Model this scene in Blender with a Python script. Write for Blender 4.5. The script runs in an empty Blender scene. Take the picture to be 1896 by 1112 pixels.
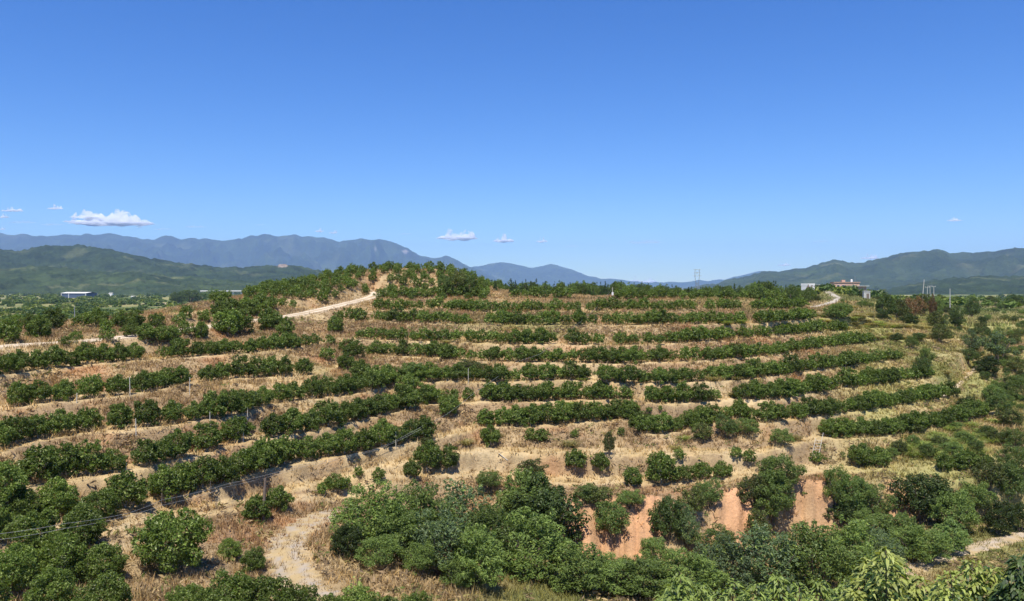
import bpy, math, random
import numpy as np
from mathutils import Vector, Matrix

# ------------------------------------------------------------------ camera, sky, sun, exposure
scene = bpy.context.scene
COL = scene.collection
F, CX, HY = 1422.0, 948.0, 530.0            # focal length and principal point used to survey the site (camera at the origin, level)
cam_d = bpy.data.cameras.new('camera')
cam_d.sensor_width = 36.0
cam_d.lens = 27.0
cam_d.shift_y = -26.0 / 1896.0
cam_d.clip_start = 0.1
cam_d.clip_end = 80000.0
cam = bpy.data.objects.new('camera', cam_d)
cam.location = (0, 0, 0)
cam.rotation_euler = (math.radians(90), 0, 0)
COL.objects.link(cam)
scene.camera = cam

SUN_EL, SUN_AZ = math.radians(65), math.radians(188)   # azimuth of the sun, clockwise from +Y (the view direction)
world = bpy.data.worlds.new('World')
scene.world = world
world.use_nodes = True
nt = world.node_tree
bg = nt.nodes['Background']
sky = nt.nodes.new('ShaderNodeTexSky')
sky.sky_type = 'NISHITA'
sky.sun_disc = False
sky.sun_elevation = SUN_EL
sky.sun_rotation = SUN_AZ
sky.altitude = 300
sky.air_density = 1.0
sky.dust_density = 0.0
sky.ozone_density = 3.5
hs = nt.nodes.new('ShaderNodeHueSaturation')
hs.inputs['Hue'].default_value = 0.508
hs.inputs['Saturation'].default_value = 1.3
hs.inputs['Value'].default_value = 1.0
nt.links.new(sky.outputs['Color'], hs.inputs['Color'])
tint = nt.nodes.new('ShaderNodeVectorMath'); tint.operation = 'MULTIPLY'; tint.inputs[1].default_value = (0.80, 1.0, 1.25)   # cool white balance
nt.links.new(hs.outputs['Color'], tint.inputs[0])
nt.links.new(tint.outputs['Vector'], bg.inputs['Color'])
bg.inputs['Strength'].default_value = 0.09

sun_d = bpy.data.lights.new('sun', 'SUN')
sun_d.energy = 5.0
sun_d.angle = math.radians(0.5)
sun_d.color = (1.0, 0.94, 0.83)
sun = bpy.data.objects.new('sun', sun_d)
sdir = Vector((math.sin(SUN_AZ) * math.cos(SUN_EL), math.cos(SUN_AZ) * math.cos(SUN_EL), math.sin(SUN_EL)))
sun.rotation_euler = sdir.to_track_quat('Z', 'Y').to_euler()
sun.location = sdir * 400
COL.objects.link(sun)

vs = scene.view_settings
vs.view_transform = 'Standard'
vs.look = 'None'
vs.exposure = 0.5
vs.gamma = 1.0
vs.use_curve_mapping = False
cy = scene.cycles
cy.max_bounces = 12
cy.diffuse_bounces = 2
cy.glossy_bounces = 2
cy.transmission_bounces = 3
cy.transparent_max_bounces = 8
cy.volume_bounces = 10
cy.use_denoising = True
cy.use_adaptive_sampling = True
cy.adaptive_threshold = 0.02
cy.sample_clamp_indirect = 6.0

rng = np.random.default_rng(7)
random.seed(7)

# ------------------------------------------------------------------ helpers
_tab = np.random.default_rng(3).random((256, 256))
def vnoise(x, y):
    x = np.asarray(x, float); y = np.asarray(y, float)
    xi = np.floor(x).astype(int); yi = np.floor(y).astype(int)
    fx = x - xi; fy = y - yi
    fx = fx * fx * (3 - 2 * fx); fy = fy * fy * (3 - 2 * fy)
    a = _tab[xi & 255, yi & 255]; b = _tab[(xi + 1) & 255, yi & 255]
    c = _tab[xi & 255, (yi + 1) & 255]; d = _tab[(xi + 1) & 255, (yi + 1) & 255]
    return (a * (1 - fx) + b * fx) * (1 - fy) + (c * (1 - fx) + d * fx) * fy
def fbm(x, y, o=4, gain=0.5):
    s = 0; a = 1; t = 0
    for k in range(o):
        s = s + a * vnoise(x * 2 ** k + 17.3 * k, y * 2 ** k + 5.1 * k); t += a; a *= gain
    return s / t * 2 - 1                      # -1..1
def ridged(x, y, o=5):
    s = 0; a = 1; t = 0
    for k in range(o):
        s = s + a * (1 - abs(2 * vnoise(x * 2 ** k + 31.7 * k, y * 2 ** k + 9.2 * k) - 1)); t += a; a *= 0.5
    return s / t
def sstep(a, b, x):
    t = np.clip((x - a) / (b - a), 0, 1); return t * t * (3 - 2 * t)

def mesh_of(name, V, faces, colors=None, mat=None, smooth=False):
    """faces: int array (n,3) or (n,4); colors: per vertex (n,3)"""
    V = np.asarray(V, np.float32); faces = np.asarray(faces, np.int32)
    me = bpy.data.meshes.new(name)
    nf, k = faces.shape
    me.vertices.add(len(V)); me.vertices.foreach_set('co', V.ravel())
    me.loops.add(nf * k); me.loops.foreach_set('vertex_index', faces.ravel())
    me.polygons.add(nf)
    me.polygons.foreach_set('loop_start', np.arange(nf, dtype=np.int32) * k)
    me.polygons.foreach_set('use_smooth', np.full(nf, smooth))
    if colors is not None:
        at = me.color_attributes.new('Col', 'FLOAT_COLOR', 'POINT')
        c = np.ones((len(V), 4), np.float32); c[:, :3] = colors
        at.data.foreach_set('color', c.ravel())
    me.update(calc_edges=True)
    if mat: me.materials.append(mat)
    return me
def add(name, me, parent=None, loc=(0, 0, 0), rot=(0, 0, 0), scale=(1, 1, 1), **props):
    o = bpy.data.objects.new(name, me)
    COL.objects.link(o)
    o.location = loc; o.rotation_euler = rot; o.scale = scale
    if parent: o.parent = parent
    for k, v in props.items(): o[k] = v
    return o
def thing(name, loc, label, category, group=None, rotz=0.0, scale=1.0):
    o = add(name, None, None, loc, (0, 0, rotz), (scale, scale, scale) if np.isscalar(scale) else scale)
    o.empty_display_size = 0.2
    o['label'] = label; o['category'] = category
    if group: o['group'] = group
    return o

def tube(pts, radii, n=7):
    pts = [Vector(p) for p in pts]; V = []; Fc = []
    for i, p in enumerate(pts):
        d = (pts[min(i + 1, len(pts) - 1)] - pts[max(i - 1, 0)]).normalized()
        u = d.cross(Vector((0.31, 0.9, 0.2))); u.normalize(); w = d.cross(u)
        for j in range(n):
            a = 2 * math.pi * j / n
            V.append(p + (u * math.cos(a) + w * math.sin(a)) * radii[i])
    for i in range(len(pts) - 1):
        for j in range(n):
            Fc.append((i * n + j, i * n + (j + 1) % n, (i + 1) * n + (j + 1) % n, (i + 1) * n + j))
    return np.array([tuple(v) for v in V]), np.array(Fc)
def join(parts):
    V = []; Fc = []; o = 0
    for v, f in parts:
        V.append(v); Fc.append(np.asarray(f) + o); o += len(v)
    return np.concatenate(V), np.concatenate(Fc)
def box(cx, cy_, cz, sx, sy, sz):
    v = np.array([(cx + sx * a / 2, cy_ + sy * b / 2, cz + sz * c / 2) for a in (-1, 1) for b in (-1, 1) for c in (-1, 1)])
    f = np.array([(0, 1, 3, 2), (4, 6, 7, 5), (0, 4, 5, 1), (2, 3, 7, 6), (0, 2, 6, 4), (1, 5, 7, 3)])
    return v, f

# ------------------------------------------------------------------ materials
def new_mat(name):
    m = bpy.data.materials.new(name); m.use_nodes = True
    return m, m.node_tree, m.node_tree.nodes['Principled BSDF']
def plain(name, col, rough=0.7, var=0.12, scale=4.0, metal=0.0):
    m, t, b = new_mat(name)
    tc = t.nodes.new('ShaderNodeTexCoord'); nz = t.nodes.new('ShaderNodeTexNoise')
    nz.inputs['Scale'].default_value = scale; nz.inputs['Detail'].default_value = 6
    t.links.new(tc.outputs['Object'], nz.inputs['Vector'])
    r = t.nodes.new('ShaderNodeMapRange'); r.inputs['To Min'].default_value = 1 - var * 2; r.inputs['To Max'].default_value = 1 + var * 2
    t.links.new(nz.outputs['Fac'], r.inputs['Value'])
    mx = t.nodes.new('ShaderNodeVectorMath'); mx.operation = 'SCALE'; mx.inputs[0].default_value = col
    t.links.new(r.outputs['Result'], mx.inputs['Scale'])
    t.links.new(mx.outputs['Vector'], b.inputs['Base Color'])
    b.inputs['Roughness'].default_value = rough; b.inputs['Metallic'].default_value = metal
    return m
def leaf_mat(name, rough=0.42, spec=0.5, trans=0.25, var=0.3, tcol=(1.5, 1.45, 0.5)):
    m, t, b = new_mat(name)
    at = t.nodes.new('ShaderNodeAttribute'); at.attribute_name = 'Col'
    oi = t.nodes.new('ShaderNodeObjectInfo')
    r = t.nodes.new('ShaderNodeMapRange'); r.inputs['To Min'].default_value = 1 - var; r.inputs['To Max'].default_value = 1 + var
    t.links.new(oi.outputs['Random'], r.inputs['Value'])
    mx = t.nodes.new('ShaderNodeVectorMath'); mx.operation = 'SCALE'
    t.links.new(at.outputs['Color'], mx.inputs[0]); t.links.new(r.outputs['Result'], mx.inputs['Scale'])
    t.links.new(mx.outputs['Vector'], b.inputs['Base Color'])
    b.inputs['Roughness'].default_value = rough
    b.inputs['Specular IOR Level'].default_value = spec
    tr = t.nodes.new('ShaderNodeBsdfTranslucent')
    m2 = t.nodes.new('ShaderNodeVectorMath'); m2.operation = 'MULTIPLY'; m2.inputs[1].default_value = tcol
    t.links.new(mx.outputs['Vector'], m2.inputs[0]); t.links.new(m2.outputs['Vector'], tr.inputs['Color'])
    ms = t.nodes.new('ShaderNodeMixShader'); ms.inputs['Fac'].default_value = trans
    t.links.new(b.outputs['BSDF'], ms.inputs[1]); t.links.new(tr.outputs['BSDF'], ms.inputs[2])
    t.links.new(ms.outputs['Shader'], t.nodes['Material Output'].inputs['Surface'])
    return m
def ground_mat(name, fine=6.0, amp=0.3, bump=0.35, dist=0.08, rough=0.95):
    m, t, b = new_mat(name)
    at = t.nodes.new('ShaderNodeAttribute'); at.attribute_name = 'Col'
    tc = t.nodes.new('ShaderNodeTexCoord')
    n1 = t.nodes.new('ShaderNodeTexNoise'); n1.inputs['Scale'].default_value = fine; n1.inputs['Detail'].default_value = 8; n1.inputs['Roughness'].default_value = 0.7
    n2 = t.nodes.new('ShaderNodeTexNoise'); n2.inputs['Scale'].default_value = fine * 0.16; n2.inputs['Detail'].default_value = 6
    t.links.new(tc.outputs['Object'], n1.inputs['Vector']); t.links.new(tc.outputs['Object'], n2.inputs['Vector'])
    ad = t.nodes.new('ShaderNodeMath'); ad.operation = 'ADD'
    t.links.new(n1.outputs['Fac'], ad.inputs[0]); t.links.new(n2.outputs['Fac'], ad.inputs[1])
    r = t.nodes.new('ShaderNodeMapRange'); r.inputs['From Min'].default_value = 0.6; r.inputs['From Max'].default_value = 1.4
    r.inputs['To Min'].default_value = 1 - amp; r.inputs['To Max'].default_value = 1 + amp
    t.links.new(ad.outputs['Value'], r.inputs['Value'])
    mx = t.nodes.new('ShaderNodeVectorMath'); mx.operation = 'SCALE'
    t.links.new(at.outputs['Color'], mx.inputs[0]); t.links.new(r.outputs['Result'], mx.inputs['Scale'])
    t.links.new(mx.outputs['Vector'], b.inputs['Base Color'])
    b.inputs['Roughness'].default_value = rough
    b.inputs['Specular IOR Level'].default_value = 0.1
    bp = t.nodes.new('ShaderNodeBump'); bp.inputs['Strength'].default_value = bump; bp.inputs['Distance'].default_value = dist
    t.links.new(n1.outputs['Fac'], bp.inputs['Height']); t.links.new(bp.outputs['Normal'], b.inputs['Normal'])
    return m
M_ground = ground_mat('dry_ground', 5.0, 0.38, 0.8, 0.16)
M_road = ground_mat('road_dirt', 3.0, 0.2, 0.2, 0.03)
M_hill = ground_mat('hill_forest', 0.08, 0.6, 1.0, 8.0)
M_mount = ground_mat('mountain_forest', 0.02, 0.5, 1.0, 30.0)
M_citrus = leaf_mat('citrus_leaves', 0.42, 0.28, 0.34, 0.28)
M_shrub = leaf_mat('shrub_leaves', 0.5, 0.3, 0.32, 0.33)
M_big = leaf_mat('broad_leaves', 0.5, 0.35, 0.35, 0.12)
M_grass = leaf_mat('grass_blades', 0.8, 0.1, 0.3, 0.0, (1.1, 1.05, 0.8))
M_bark = plain('bark', (0.13, 0.1, 0.075), 0.9, 0.25, 14)
M_lime = plain('pale_bark', (0.34, 0.31, 0.26), 0.9, 0.2, 10)

# ------------------------------------------------------------------ terrain: surveyed contour lines -> one ground sheet
NC = 521
PXC = np.linspace(-360, 2260, NC)
def Lz(z, pts):      # line of (px, py) at level z, or (px, py, z)
    return [(p[0], p[1], -(p[2] if len(p) > 2 else z) * F / (p[1] - HY)) for p in [(q if len(q) > 2 else (q[0], q[1], z)) for q in pts]] if False else \
           [(q[0], q[1], -(q[2] if len(q) > 2 else z) * F / (q[1] - HY)) for q in pts]
def Ld(pts): return [tuple(p) for p in pts]
def Ldz(pts): return [(p[0], HY - p[2] / p[1] * F, p[1]) for p in pts]     # (px, depth, z)
LINES = [
 ('n1', 0, Ldz([(-360, 3, -2.6), (2260, 3, -2.6)])),
 ('n2', 0, Ldz([(-360, 12, -7.6), (900, 12, -8.0), (2260, 12, -8.0)])),
 ('n3', 0, Ldz([(-360, 21, -11.5), (400, 24, -12.6), (900, 26, -14.3), (1300, 26, -15), (2260, 26, -15)])),
 ('V1', 0, Ldz([(-360, 26, -12.2), (0, 32, -13.2), (300, 36, -13.5), (560, 38, -14.3), (760, 38, -15.4), (1000, 38, -17.0), (1300, 40, -18.6), (1600, 42, -19.3), (1896, 44, -19.2), (2260, 44, -18.8)])),
 ('V2', 0, Lz(-19.4, [(-360, 1200, -12.7), (0, 1075, -13.4), (250, 985, -13.6), (480, 958, -14.2), (600, 930, -14.5), (720, 930, -15.9), (860, 985, -17.6), (960, 1020, -19), (1060, 1035), (1220, 1032), (1340, 1010), (1480, 985), (1660, 965, -18.9), (1800, 958, -18.9), (2260, 935, -18.6)])),
 ('V3', 0, Lz(-15.9, [(-360, 1180, -12.6), (0, 1065, -13.3), (250, 978, -13.5), (480, 948, -14.0), (600, 918, -14.2), (720, 897, -14.9), (900, 900, -15.4), (1000, 915), (1060, 922), (1220, 920), (1340, 908), (1480, 892), (1600, 890), (1660, 888), (1800, 886), (2260, 860, -15.6)])),
 ('I', 1, Lz(-15.6, [(-360, 1165, -12.5), (0, 1050, -13.2), (250, 968, -13.4), (480, 938, -13.9), (600, 905, -13.95), (700, 880, -14.6), (900, 878, -15.1), (1060, 890), (1220, 890), (1340, 880), (1480, 870), (1600, 868), (1745, 873), (1841, 860), (2260, 835, -15.3)])),
 ('H', 1, Lz(-13.9, [(-360, 1150, -12.4), (0, 1040, -13.1), (250, 955, -13.15), (480, 922, -13.6), (600, 892, -13.5), (700, 864, -13.4), (800, 846, -13.4), (900, 835, -13.6), (1000, 838, -13.7), (1165, 836), (1280, 838), (1400, 842, -14.1), (1470, 822), (1512, 809), (1618, 808), (1720, 792), (1834, 764), (2260, 735, -13.6)])),
 ('G', 1, Lz(-12.36, [(-360, 1130), (0, 1005), (200, 952), (240, 937), (420, 892), (500, 862), (690, 831), (825, 806), (897, 786), (960, 788), (1100, 778), (1172, 771), (1188, 803, -12.9), (1265, 796, -12.9), (1350, 774, -12.5), (1416, 783), (1474, 774), (1593, 760), (1712, 740), (1770, 730), (1850, 722), (2260, 690)])),
 ('F', 1, Lz(-10.8, [(-360, 1040), (0, 930), (70, 892), (270, 866), (420, 822), (600, 791), (745, 756), (783, 746), (885, 741), (960, 742), (1150, 736), (1205, 745), (1280, 745), (1370, 741), (1430, 740), (1568, 717), (1727, 697), (1800, 690), (2260, 660)])),
 ('E', 1, Lz(-9.2, [(-360, 950), (0, 829), (70, 811), (170, 793), (220, 796), (430, 771), (500, 746), (690, 721), (720, 705), (834, 704), (960, 705), (1075, 701), (1205, 711), (1330, 704), (1416, 698), (1543, 680), (1672, 663), (1760, 655), (2260, 625)])),
 ('D', 1, Lz(-7.75, [(-360, 850), (50, 746), (230, 731), (400, 701), (590, 689), (682, 657), (817, 661), (835, 666), (960, 669), (1150, 671), (1300, 668), (1416, 659), (1505, 645), (1613, 634), (1700, 628), (1800, 628, -8.6), (2260, 605)])),
 ('C', 1, Lz(-6.2, [(-360, 745), (0, 694), (80, 683), (200, 671), (400, 656), (530, 646), (600, 633), (667, 628), (845, 633), (960, 637), (1230, 637), (1430, 621), (1563, 611), (1650, 607), (1750, 612, -7.6), (1850, 614, -9), (2260, 590, -8)])),
 ('B', 1, Lz(-4.5, [(-360, 660, -4.5), (0, 641, -4.8), (180, 629, -4.65), (400, 603, -4.35), (480, 595, -4.3), (560, 590, -4.2), (627, 593), (753, 596), (872, 601), (960, 602), (1200, 601), (1416, 597), (1510, 589), (1600, 586), (1700, 598, -6.4), (1800, 606, -7.8), (2260, 585, -7.5)])),
 ('A', 1, Lz(-3.3, [(-360, 620, -4.4), (0, 604, -3.95), (200, 598, -3.8), (330, 581, -3.1), (400, 574, -2.85), (480, 566, -2.6), (560, 571, -3.1), (640, 573), (700, 574), (820, 573), (900, 577), (960, 577), (1200, 575), (1416, 573), (1490, 569), (1560, 570, -3.9), (1650, 578, -5.2), (1750, 592, -6.8), (1850, 598, -7.8), (2260, 578, -7)])),
 ('K1', 0, Ld([(-360, 600, 88), (0, 600, 82), (200, 594, 86), (330, 574, 91), (400, 563, 97), (480, 549, 108), (560, 556, 108), (640, 561, 112), (690, 552, 118), (760, 551, 119), (880, 550, 119), (920, 551, 118), (1000, 552, 119), (1200, 553, 122), (1400, 554, 125), (1480, 560, 140), (1550, 562, 160), (1600, 563, 160), (1650, 570, 160), (1700, 583, 160), (1800, 595, 170), (2260, 575, 190)])),
 ('K2', 0, Ld([(-360, 600, 92), (0, 600, 86), (200, 593, 90), (330, 571, 95), (400, 558, 102), (480, 543, 114), (560, 531, 121), (620, 522, 124), (700, 521, 126), (800, 521, 126), (860, 526, 125), (900, 541, 124), (1000, 549, 126), (1200, 551, 130), (1400, 551, 134), (1480, 556, 180), (1550, 555, 205), (1600, 557, 205), (1650, 566, 200), (1700, 576, 200), (1800, 585, 210), (2260, 568, 230)])),
 ('K3', 0, Ld([(-360, 601, 96), (0, 601, 90), (200, 593, 95), (330, 570, 100), (400, 556, 107), (480, 540, 119), (540, 531, 126), (580, 520, 130), (620, 509, 132), (680, 501, 134), (760, 496, 136), (820, 498, 135), (860, 506, 134), (885, 521, 133), (920, 538, 133), (1000, 545, 140), (1200, 549, 145), (1400, 548, 150), (1480, 549, 235), (1550, 547, 250), (1600, 550, 250), (1650, 560, 250), (1700, 568, 250), (1800, 572, 260), (2260, 562, 280)])),
 ('K4', 0, Ldz([(-360, 190, -14), (300, 190, -14), (450, 190, -12), (620, 190, -8), (880, 190, -7), (1000, 200, -5), (1300, 200, -5), (1420, 230, -4.5), (1490, 330, -2.3), (1570, 330, -2.0), (1610, 330, -4.0), (1660, 330, -5.2), (1800, 340, -6.4), (2260, 350, -6.4)])),
 ('K5', 0, Ldz([(-360, 380, -17), (450, 380, -17), (1000, 380, -14), (1490, 430, -9), (1620, 450, -9), (1800, 480, -10), (2260, 480, -10)])),
 ('K6', 0, Ldz([(-360, 800, -18), (1000, 800, -18), (2260, 800, -18)])),
 ('K7', 0, Ldz([(-360, 18000, -30), (2260, 18000, -30)])),
]
def smooth_cols(a, s=2.2):
    k = np.exp(-0.5 * (np.arange(-7, 8) / s) ** 2); k /= k.sum()
    return np.convolve(np.pad(a, 7, mode='edge'), k, mode='valid')
LD = []; LY = []; ROW = {}
for nm, bench, pts in LINES:
    px = [p[0] for p in pts]
    LD.append(smooth_cols(np.interp(PXC, px, [p[2] for p in pts]))); LY.append(smooth_cols(np.interp(PXC, px, [p[1] for p in pts])))
for k in range(len(LINES) - 2, -1, -1):
    gap = 1.3 if LINES[k + 1][1] else 0.7
    LD[k] = np.minimum(LD[k], LD[k + 1] - gap)
_bw = (0.5 * fbm(PXC / 26.0, PXC * 0 + 4, 4) + 0.3 * fbm(PXC / 9.0, PXC * 0 + 7, 2)) * sstep(980, 1060, PXC)
for k, (nm, bench, pts) in enumerate(LINES):
    if nm in ('V2', 'V3'): LD[k] = LD[k] + _bw * (1.3 if nm == 'V2' else 0.9)
    if bench: LD[k] = LD[k] + 0.22 * fbm(PXC / 40.0 + k * 9, PXC * 0 + k, 3)
for k, (nm, bench, pts) in enumerate(LINES): ROW[nm] = (LD[k], LY[k], -(LY[k] - HY) / F * LD[k])
DG = np.concatenate([np.linspace(2.2, 27, 28)[:-1], np.arange(27, 72, 0.2), np.arange(72, 127, 0.25), np.arange(127, 200, 0.9),
                     np.geomspace(200, 1200, 60), np.geomspace(1250, 17000, 28)])
ND = len(DG)
Z = np.zeros((NC, ND)); RIS = np.zeros((NC, ND))         # height, and how much a spot is riser (1) or bench (0)
for i in range(NC):
    kd = []; kz = []; kr = []
    n = len(LINES)
    for k in range(n):
        d = LD[k][i]; z = -(LY[k][i] - HY) / F * d
        if LINES[k][1]:
            gn = d - LD[k - 1][i]; gf = LD[k + 1][i] - d
            a = min(1.0, 0.32 * gn); b = min(1.4, 0.38 * gf)
            kd += [d - a - 0.06, d - a, d, d + b, d + b + 0.06]; kz += [z - 0.1, z + 0.02, z, z + 0.05, z + 0.12]; kr += [1, 0, 0, 0, 1]
        else:
            kd.append(d); kz.append(z); kr.append(0.6 if LINES[k][0] not in ('V2', 'V3') else 1.0)
    kd = np.maximum.accumulate(np.array(kd))
    Z[i] = np.interp(DG, kd, kz); RIS[i] = np.interp(DG, kd, kr)
AZ = (PXC - CX) / F
GX = AZ[:, None] * DG[None, :]; GY = np.broadcast_to(DG[None, :], (NC, ND)).copy()
near = 1 - sstep(180, 400, GY)
Z += near * (0.16 * fbm(GX / 1.3, GY / 1.3, 4) + 0.2 * RIS * fbm(GX / 3.1 + 40, GY / 3.1, 3) + 0.1 * fbm(GX / 11, GY / 11, 2))
Z += (1 - near) * (1.5 * fbm(GX / 60, GY / 60, 4)) * sstep(200, 800, GY)

def track(pts):           # centre line of a road from surveyed points (px, py, depth)
    q = [((p[0] - CX) / F * p[2], p[2], -(p[1] - HY) / F * p[2]) for p in pts]
    out = []
    for a in range(len(q) - 1):
        p0 = q[max(a - 1, 0)]; p1 = q[a]; p2 = q[a + 1]; p3 = q[min(a + 2, len(q) - 1)]
        for t in np.linspace(0, 1, 14, endpoint=False):
            out.append([0.5 * ((2 * p1[c]) + (-p0[c] + p2[c]) * t + (2 * p0[c] - 5 * p1[c] + 4 * p2[c] - p3[c]) * t * t + (-p0[c] + 3 * p1[c] - 3 * p2[c] + p3[c]) * t ** 3) for c in range(3)])
    out.append(q[-1]); return np.array(out)
def on_ground(pts):       # (px, py) -> (px, py, depth) where the line of sight meets the ground
    r = []
    for p in pts:
        h = hit(p[0], p[1]); r.append((p[0], p[1], h[1]))
    return r
def zat(x, y):
    px = x / y * F + CX
    fi = np.clip((px - PXC[0]) / (PXC[1] - PXC[0]), 0, NC - 1.001); i = fi.astype(int) if hasattr(fi, 'astype') else int(fi); u = fi - i
    j = np.clip(np.searchsorted(DG, y) - 1, 0, ND - 2); v = np.clip((y - DG[j]) / (DG[j + 1] - DG[j]), 0, 1)
    return (Z[i, j] * (1 - u) + Z[i + 1, j] * u) * (1 - v) + (Z[i, j + 1] * (1 - u) + Z[i + 1, j + 1] * u) * v
def hit(px, py, above=0.0, dmin=24.0):
    c = int(np.clip(round((px - PXC[0]) / (PXC[1] - PXC[0])), 0, NC - 1))
    proj = HY - (Z[c] + above) / DG * F
    ok = np.where((proj <= py) & (DG > dmin))[0]
    j = ok[0] if len(ok) else ND - 30
    if j > 0 and proj[j - 1] > py and proj[j - 1] != proj[j]:
        d = DG[j - 1] + (DG[j] - DG[j - 1]) * (proj[j - 1] - py) / (proj[j - 1] - proj[j])
    else: d = DG[j]
    x = (px - CX) / F * d
    return np.array([x, d, float(zat(np.float64(x), np.float64(d))) + above])

ROADS = []
ROADS.append(('dirt_road', track([(-330, 668, 52), (-120, 652, 56), (25, 639, 62), (180, 629, 67), (300, 615, 75), (400, 602, 84), (480, 592, 93), (560, 580, 102), (640, 562, 112), (690, 549, 121), (700, 540, 126)]), 1.35))
ROADS.append(('concrete_road', track([(1490, 571, 126), (1512, 567, 140), (1532, 562, 158), (1546, 556, 180), (1549, 551, 205), (1541, 545, 235), (1531, 539, 275), (1522, 534, 310)]), 0.95))
ROADS.append(('gravel_track', track(on_ground([(668, 932), (625, 946), (580, 964), (545, 988), (528, 1015), (532, 1042), (548, 1070), (575, 1098), (600, 1125)])), 1.1))
ROADS.append(('valley_track', track(on_ground([(1640, 1075), (1700, 1046), (1760, 1026), (1830, 1008), (1900, 990), (1990, 970)])), 0.8))
ROADS.append(('slope_track', track([(1745, 735, 88), (1775, 712, 95), (1800, 690, 104), (1808, 676, 112), (1798, 662, 122)]), 0.5))
RD = np.full((NC, ND), 99.0); RDM = np.full((NC, ND), 99.0)
for nm, line, hw in ROADS:
    sel = np.where((GY > line[:, 1].min() - 6) & (GY < line[:, 1].max() + 6) & (GX > line[:, 0].min() - 6) & (GX < line[:, 0].max() + 6))
    x = GX[sel]; y = GY[sel]
    best = np.full(len(x), 1e9); bz = np.zeros(len(x))
    for p in line:
        d2 = (x - p[0]) ** 2 + (y - p[1]) ** 2
        m = d2 < best; best[m] = d2[m]; bz[m] = p[2]
    dist = np.sqrt(best)
    w = 1 - sstep(hw * 1.15, hw * 1.15 + (2.2 if nm != 'slope_track' else 1.0), dist)
    Z[sel] = Z[sel] * (1 - w) + (bz - 0.03) * w
    RD[sel] = np.minimum(RD[sel], dist - hw)
    if nm in ('dirt_road', 'concrete_road'): RDM[sel] = np.minimum(RDM[sel], dist - hw)

# base colours of the ground
def mixc(a, b, t): t = np.asarray(t)[..., None]; return a * (1 - t) + b * t
PXG = np.broadcast_to(PXC[:, None], (NC, ND))
PYG = HY - Z / GY * F
straw = np.array([0.43, 0.31, 0.15]); pale = np.array([0.50, 0.385, 0.22]); bracken = np.array([0.285, 0.2, 0.115]); soil = np.array([0.40, 0.205, 0.10])
redsoil = np.array([0.54, 0.305, 0.165]); weed = np.array([0.17, 0.19, 0.055]); yellow = np.array([0.36, 0.33, 0.13]); valley = np.array([0.10, 0.13, 0.04])
n1 = fbm(GX / 2.2, GY / 2.2, 4); n2 = fbm(GX / 7 + 9, GY / 7, 3); n3 = fbm(GX / 18 + 3, GY / 18 + 70, 3)
C = mixc(np.broadcast_to(pale, (NC, ND, 3)), np.broadcast_to(straw, (NC, ND, 3)), np.clip(0.55 + 0.9 * n1, 0, 1))
C = mixc(C, np.broadcast_to(bracken, C.shape), np.clip(RIS * (0.75 + 1.1 * n2 + 0.7 * n1), 0, 0.92))
C = mixc(C, np.broadcast_to(soil, C.shape), np.clip((1.4 * fbm(GX / 3.3 + 50, GY / 3.3 + 8, 3) - 0.25), 0, 0.7) * (0.35 + 0.65 * RIS))
C = mixc(C, np.broadcast_to(yellow, C.shape), sstep(1480, 1650, PXG) * np.clip(0.6 + n2, 0, 0.9) * (1 - sstep(880, 940, PYG)))
C = mixc(C, np.broadcast_to(weed, C.shape), np.clip(0.9 * n3 + 0.3 * n1 - 0.12 + 0.2 * sstep(1500, 1800, PXG) + 0.3 * sstep(128, 150, GY), 0, 0.85))
dV = GY - ROW['V2'][0][:, None]; dV3 = ROW['V3'][0][:, None] - GY
bank = (dV > -0.6) & (dV3 > -0.25)
pw = PXG + 22 * fbm(GX / 1.6, Z / 0.9, 3)
inred = sum(sstep(a_ - 8, a_ + 8, pw) * (1 - sstep(b_ - 8, b_ + 8, pw)) for a_, b_ in ((1052, 1222), (1306, 1400), (1462, 1545), (1632, 1692)))
rn = fbm(PXG / 60, GY / 4, 3)
C = np.where(bank[..., None], mixc(C, redsoil * (1 + 0.25 * n1[..., None]), inred * np.clip(0.8 + 0.8 * rn, 0.2, 1)), C)
low = sstep(-1, 3, ROW['V2'][0][:, None] - GY) * sstep(700, 1000, PXG)
C = mixc(C, np.broadcast_to(weed * np.array([0.9, 0.9, 0.9]), C.shape), low * np.clip(0.6 + n2, 0, 1))
far = sstep(150, 260, GY)
fld = 0.5 + 0.5 * fbm(GX / 45, GY / 90, 4)
valc = mixc(np.broadcast_to(valley, C.shape), np.broadcast_to(np.array([0.25, 0.23, 0.09]), C.shape), sstep(0.42, 0.62, fld))
valc = mixc(valc, np.broadcast_to(np.array([0.33, 0.26, 0.16]), C.shape), sstep(0.64, 0.76, 0.5 + 0.5 * fbm(GX / 70 + 30, GY / 160, 4)))
C = mixc(C, valc, far)
dust = np.array([0.52, 0.43, 0.31])
C = mixc(C, np.broadcast_to(dust, C.shape), (1 - sstep(-0.1, 0.8, RDM)) * 0.8)
idx = np.arange(NC * ND).reshape(NC, ND)
quads = np.stack([idx[:-1, :-1], idx[1:, :-1], idx[1:, 1:], idx[:-1, 1:]], -1).reshape(-1, 4)
V = np.stack([GX, GY, Z], -1).reshape(-1, 3)
add('ground', mesh_of('ground', V, quads, C.reshape(-1, 3), M_ground, True), kind='structure', label='terraced hillside of dry straw grass and reddish soil', category='ground')

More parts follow.
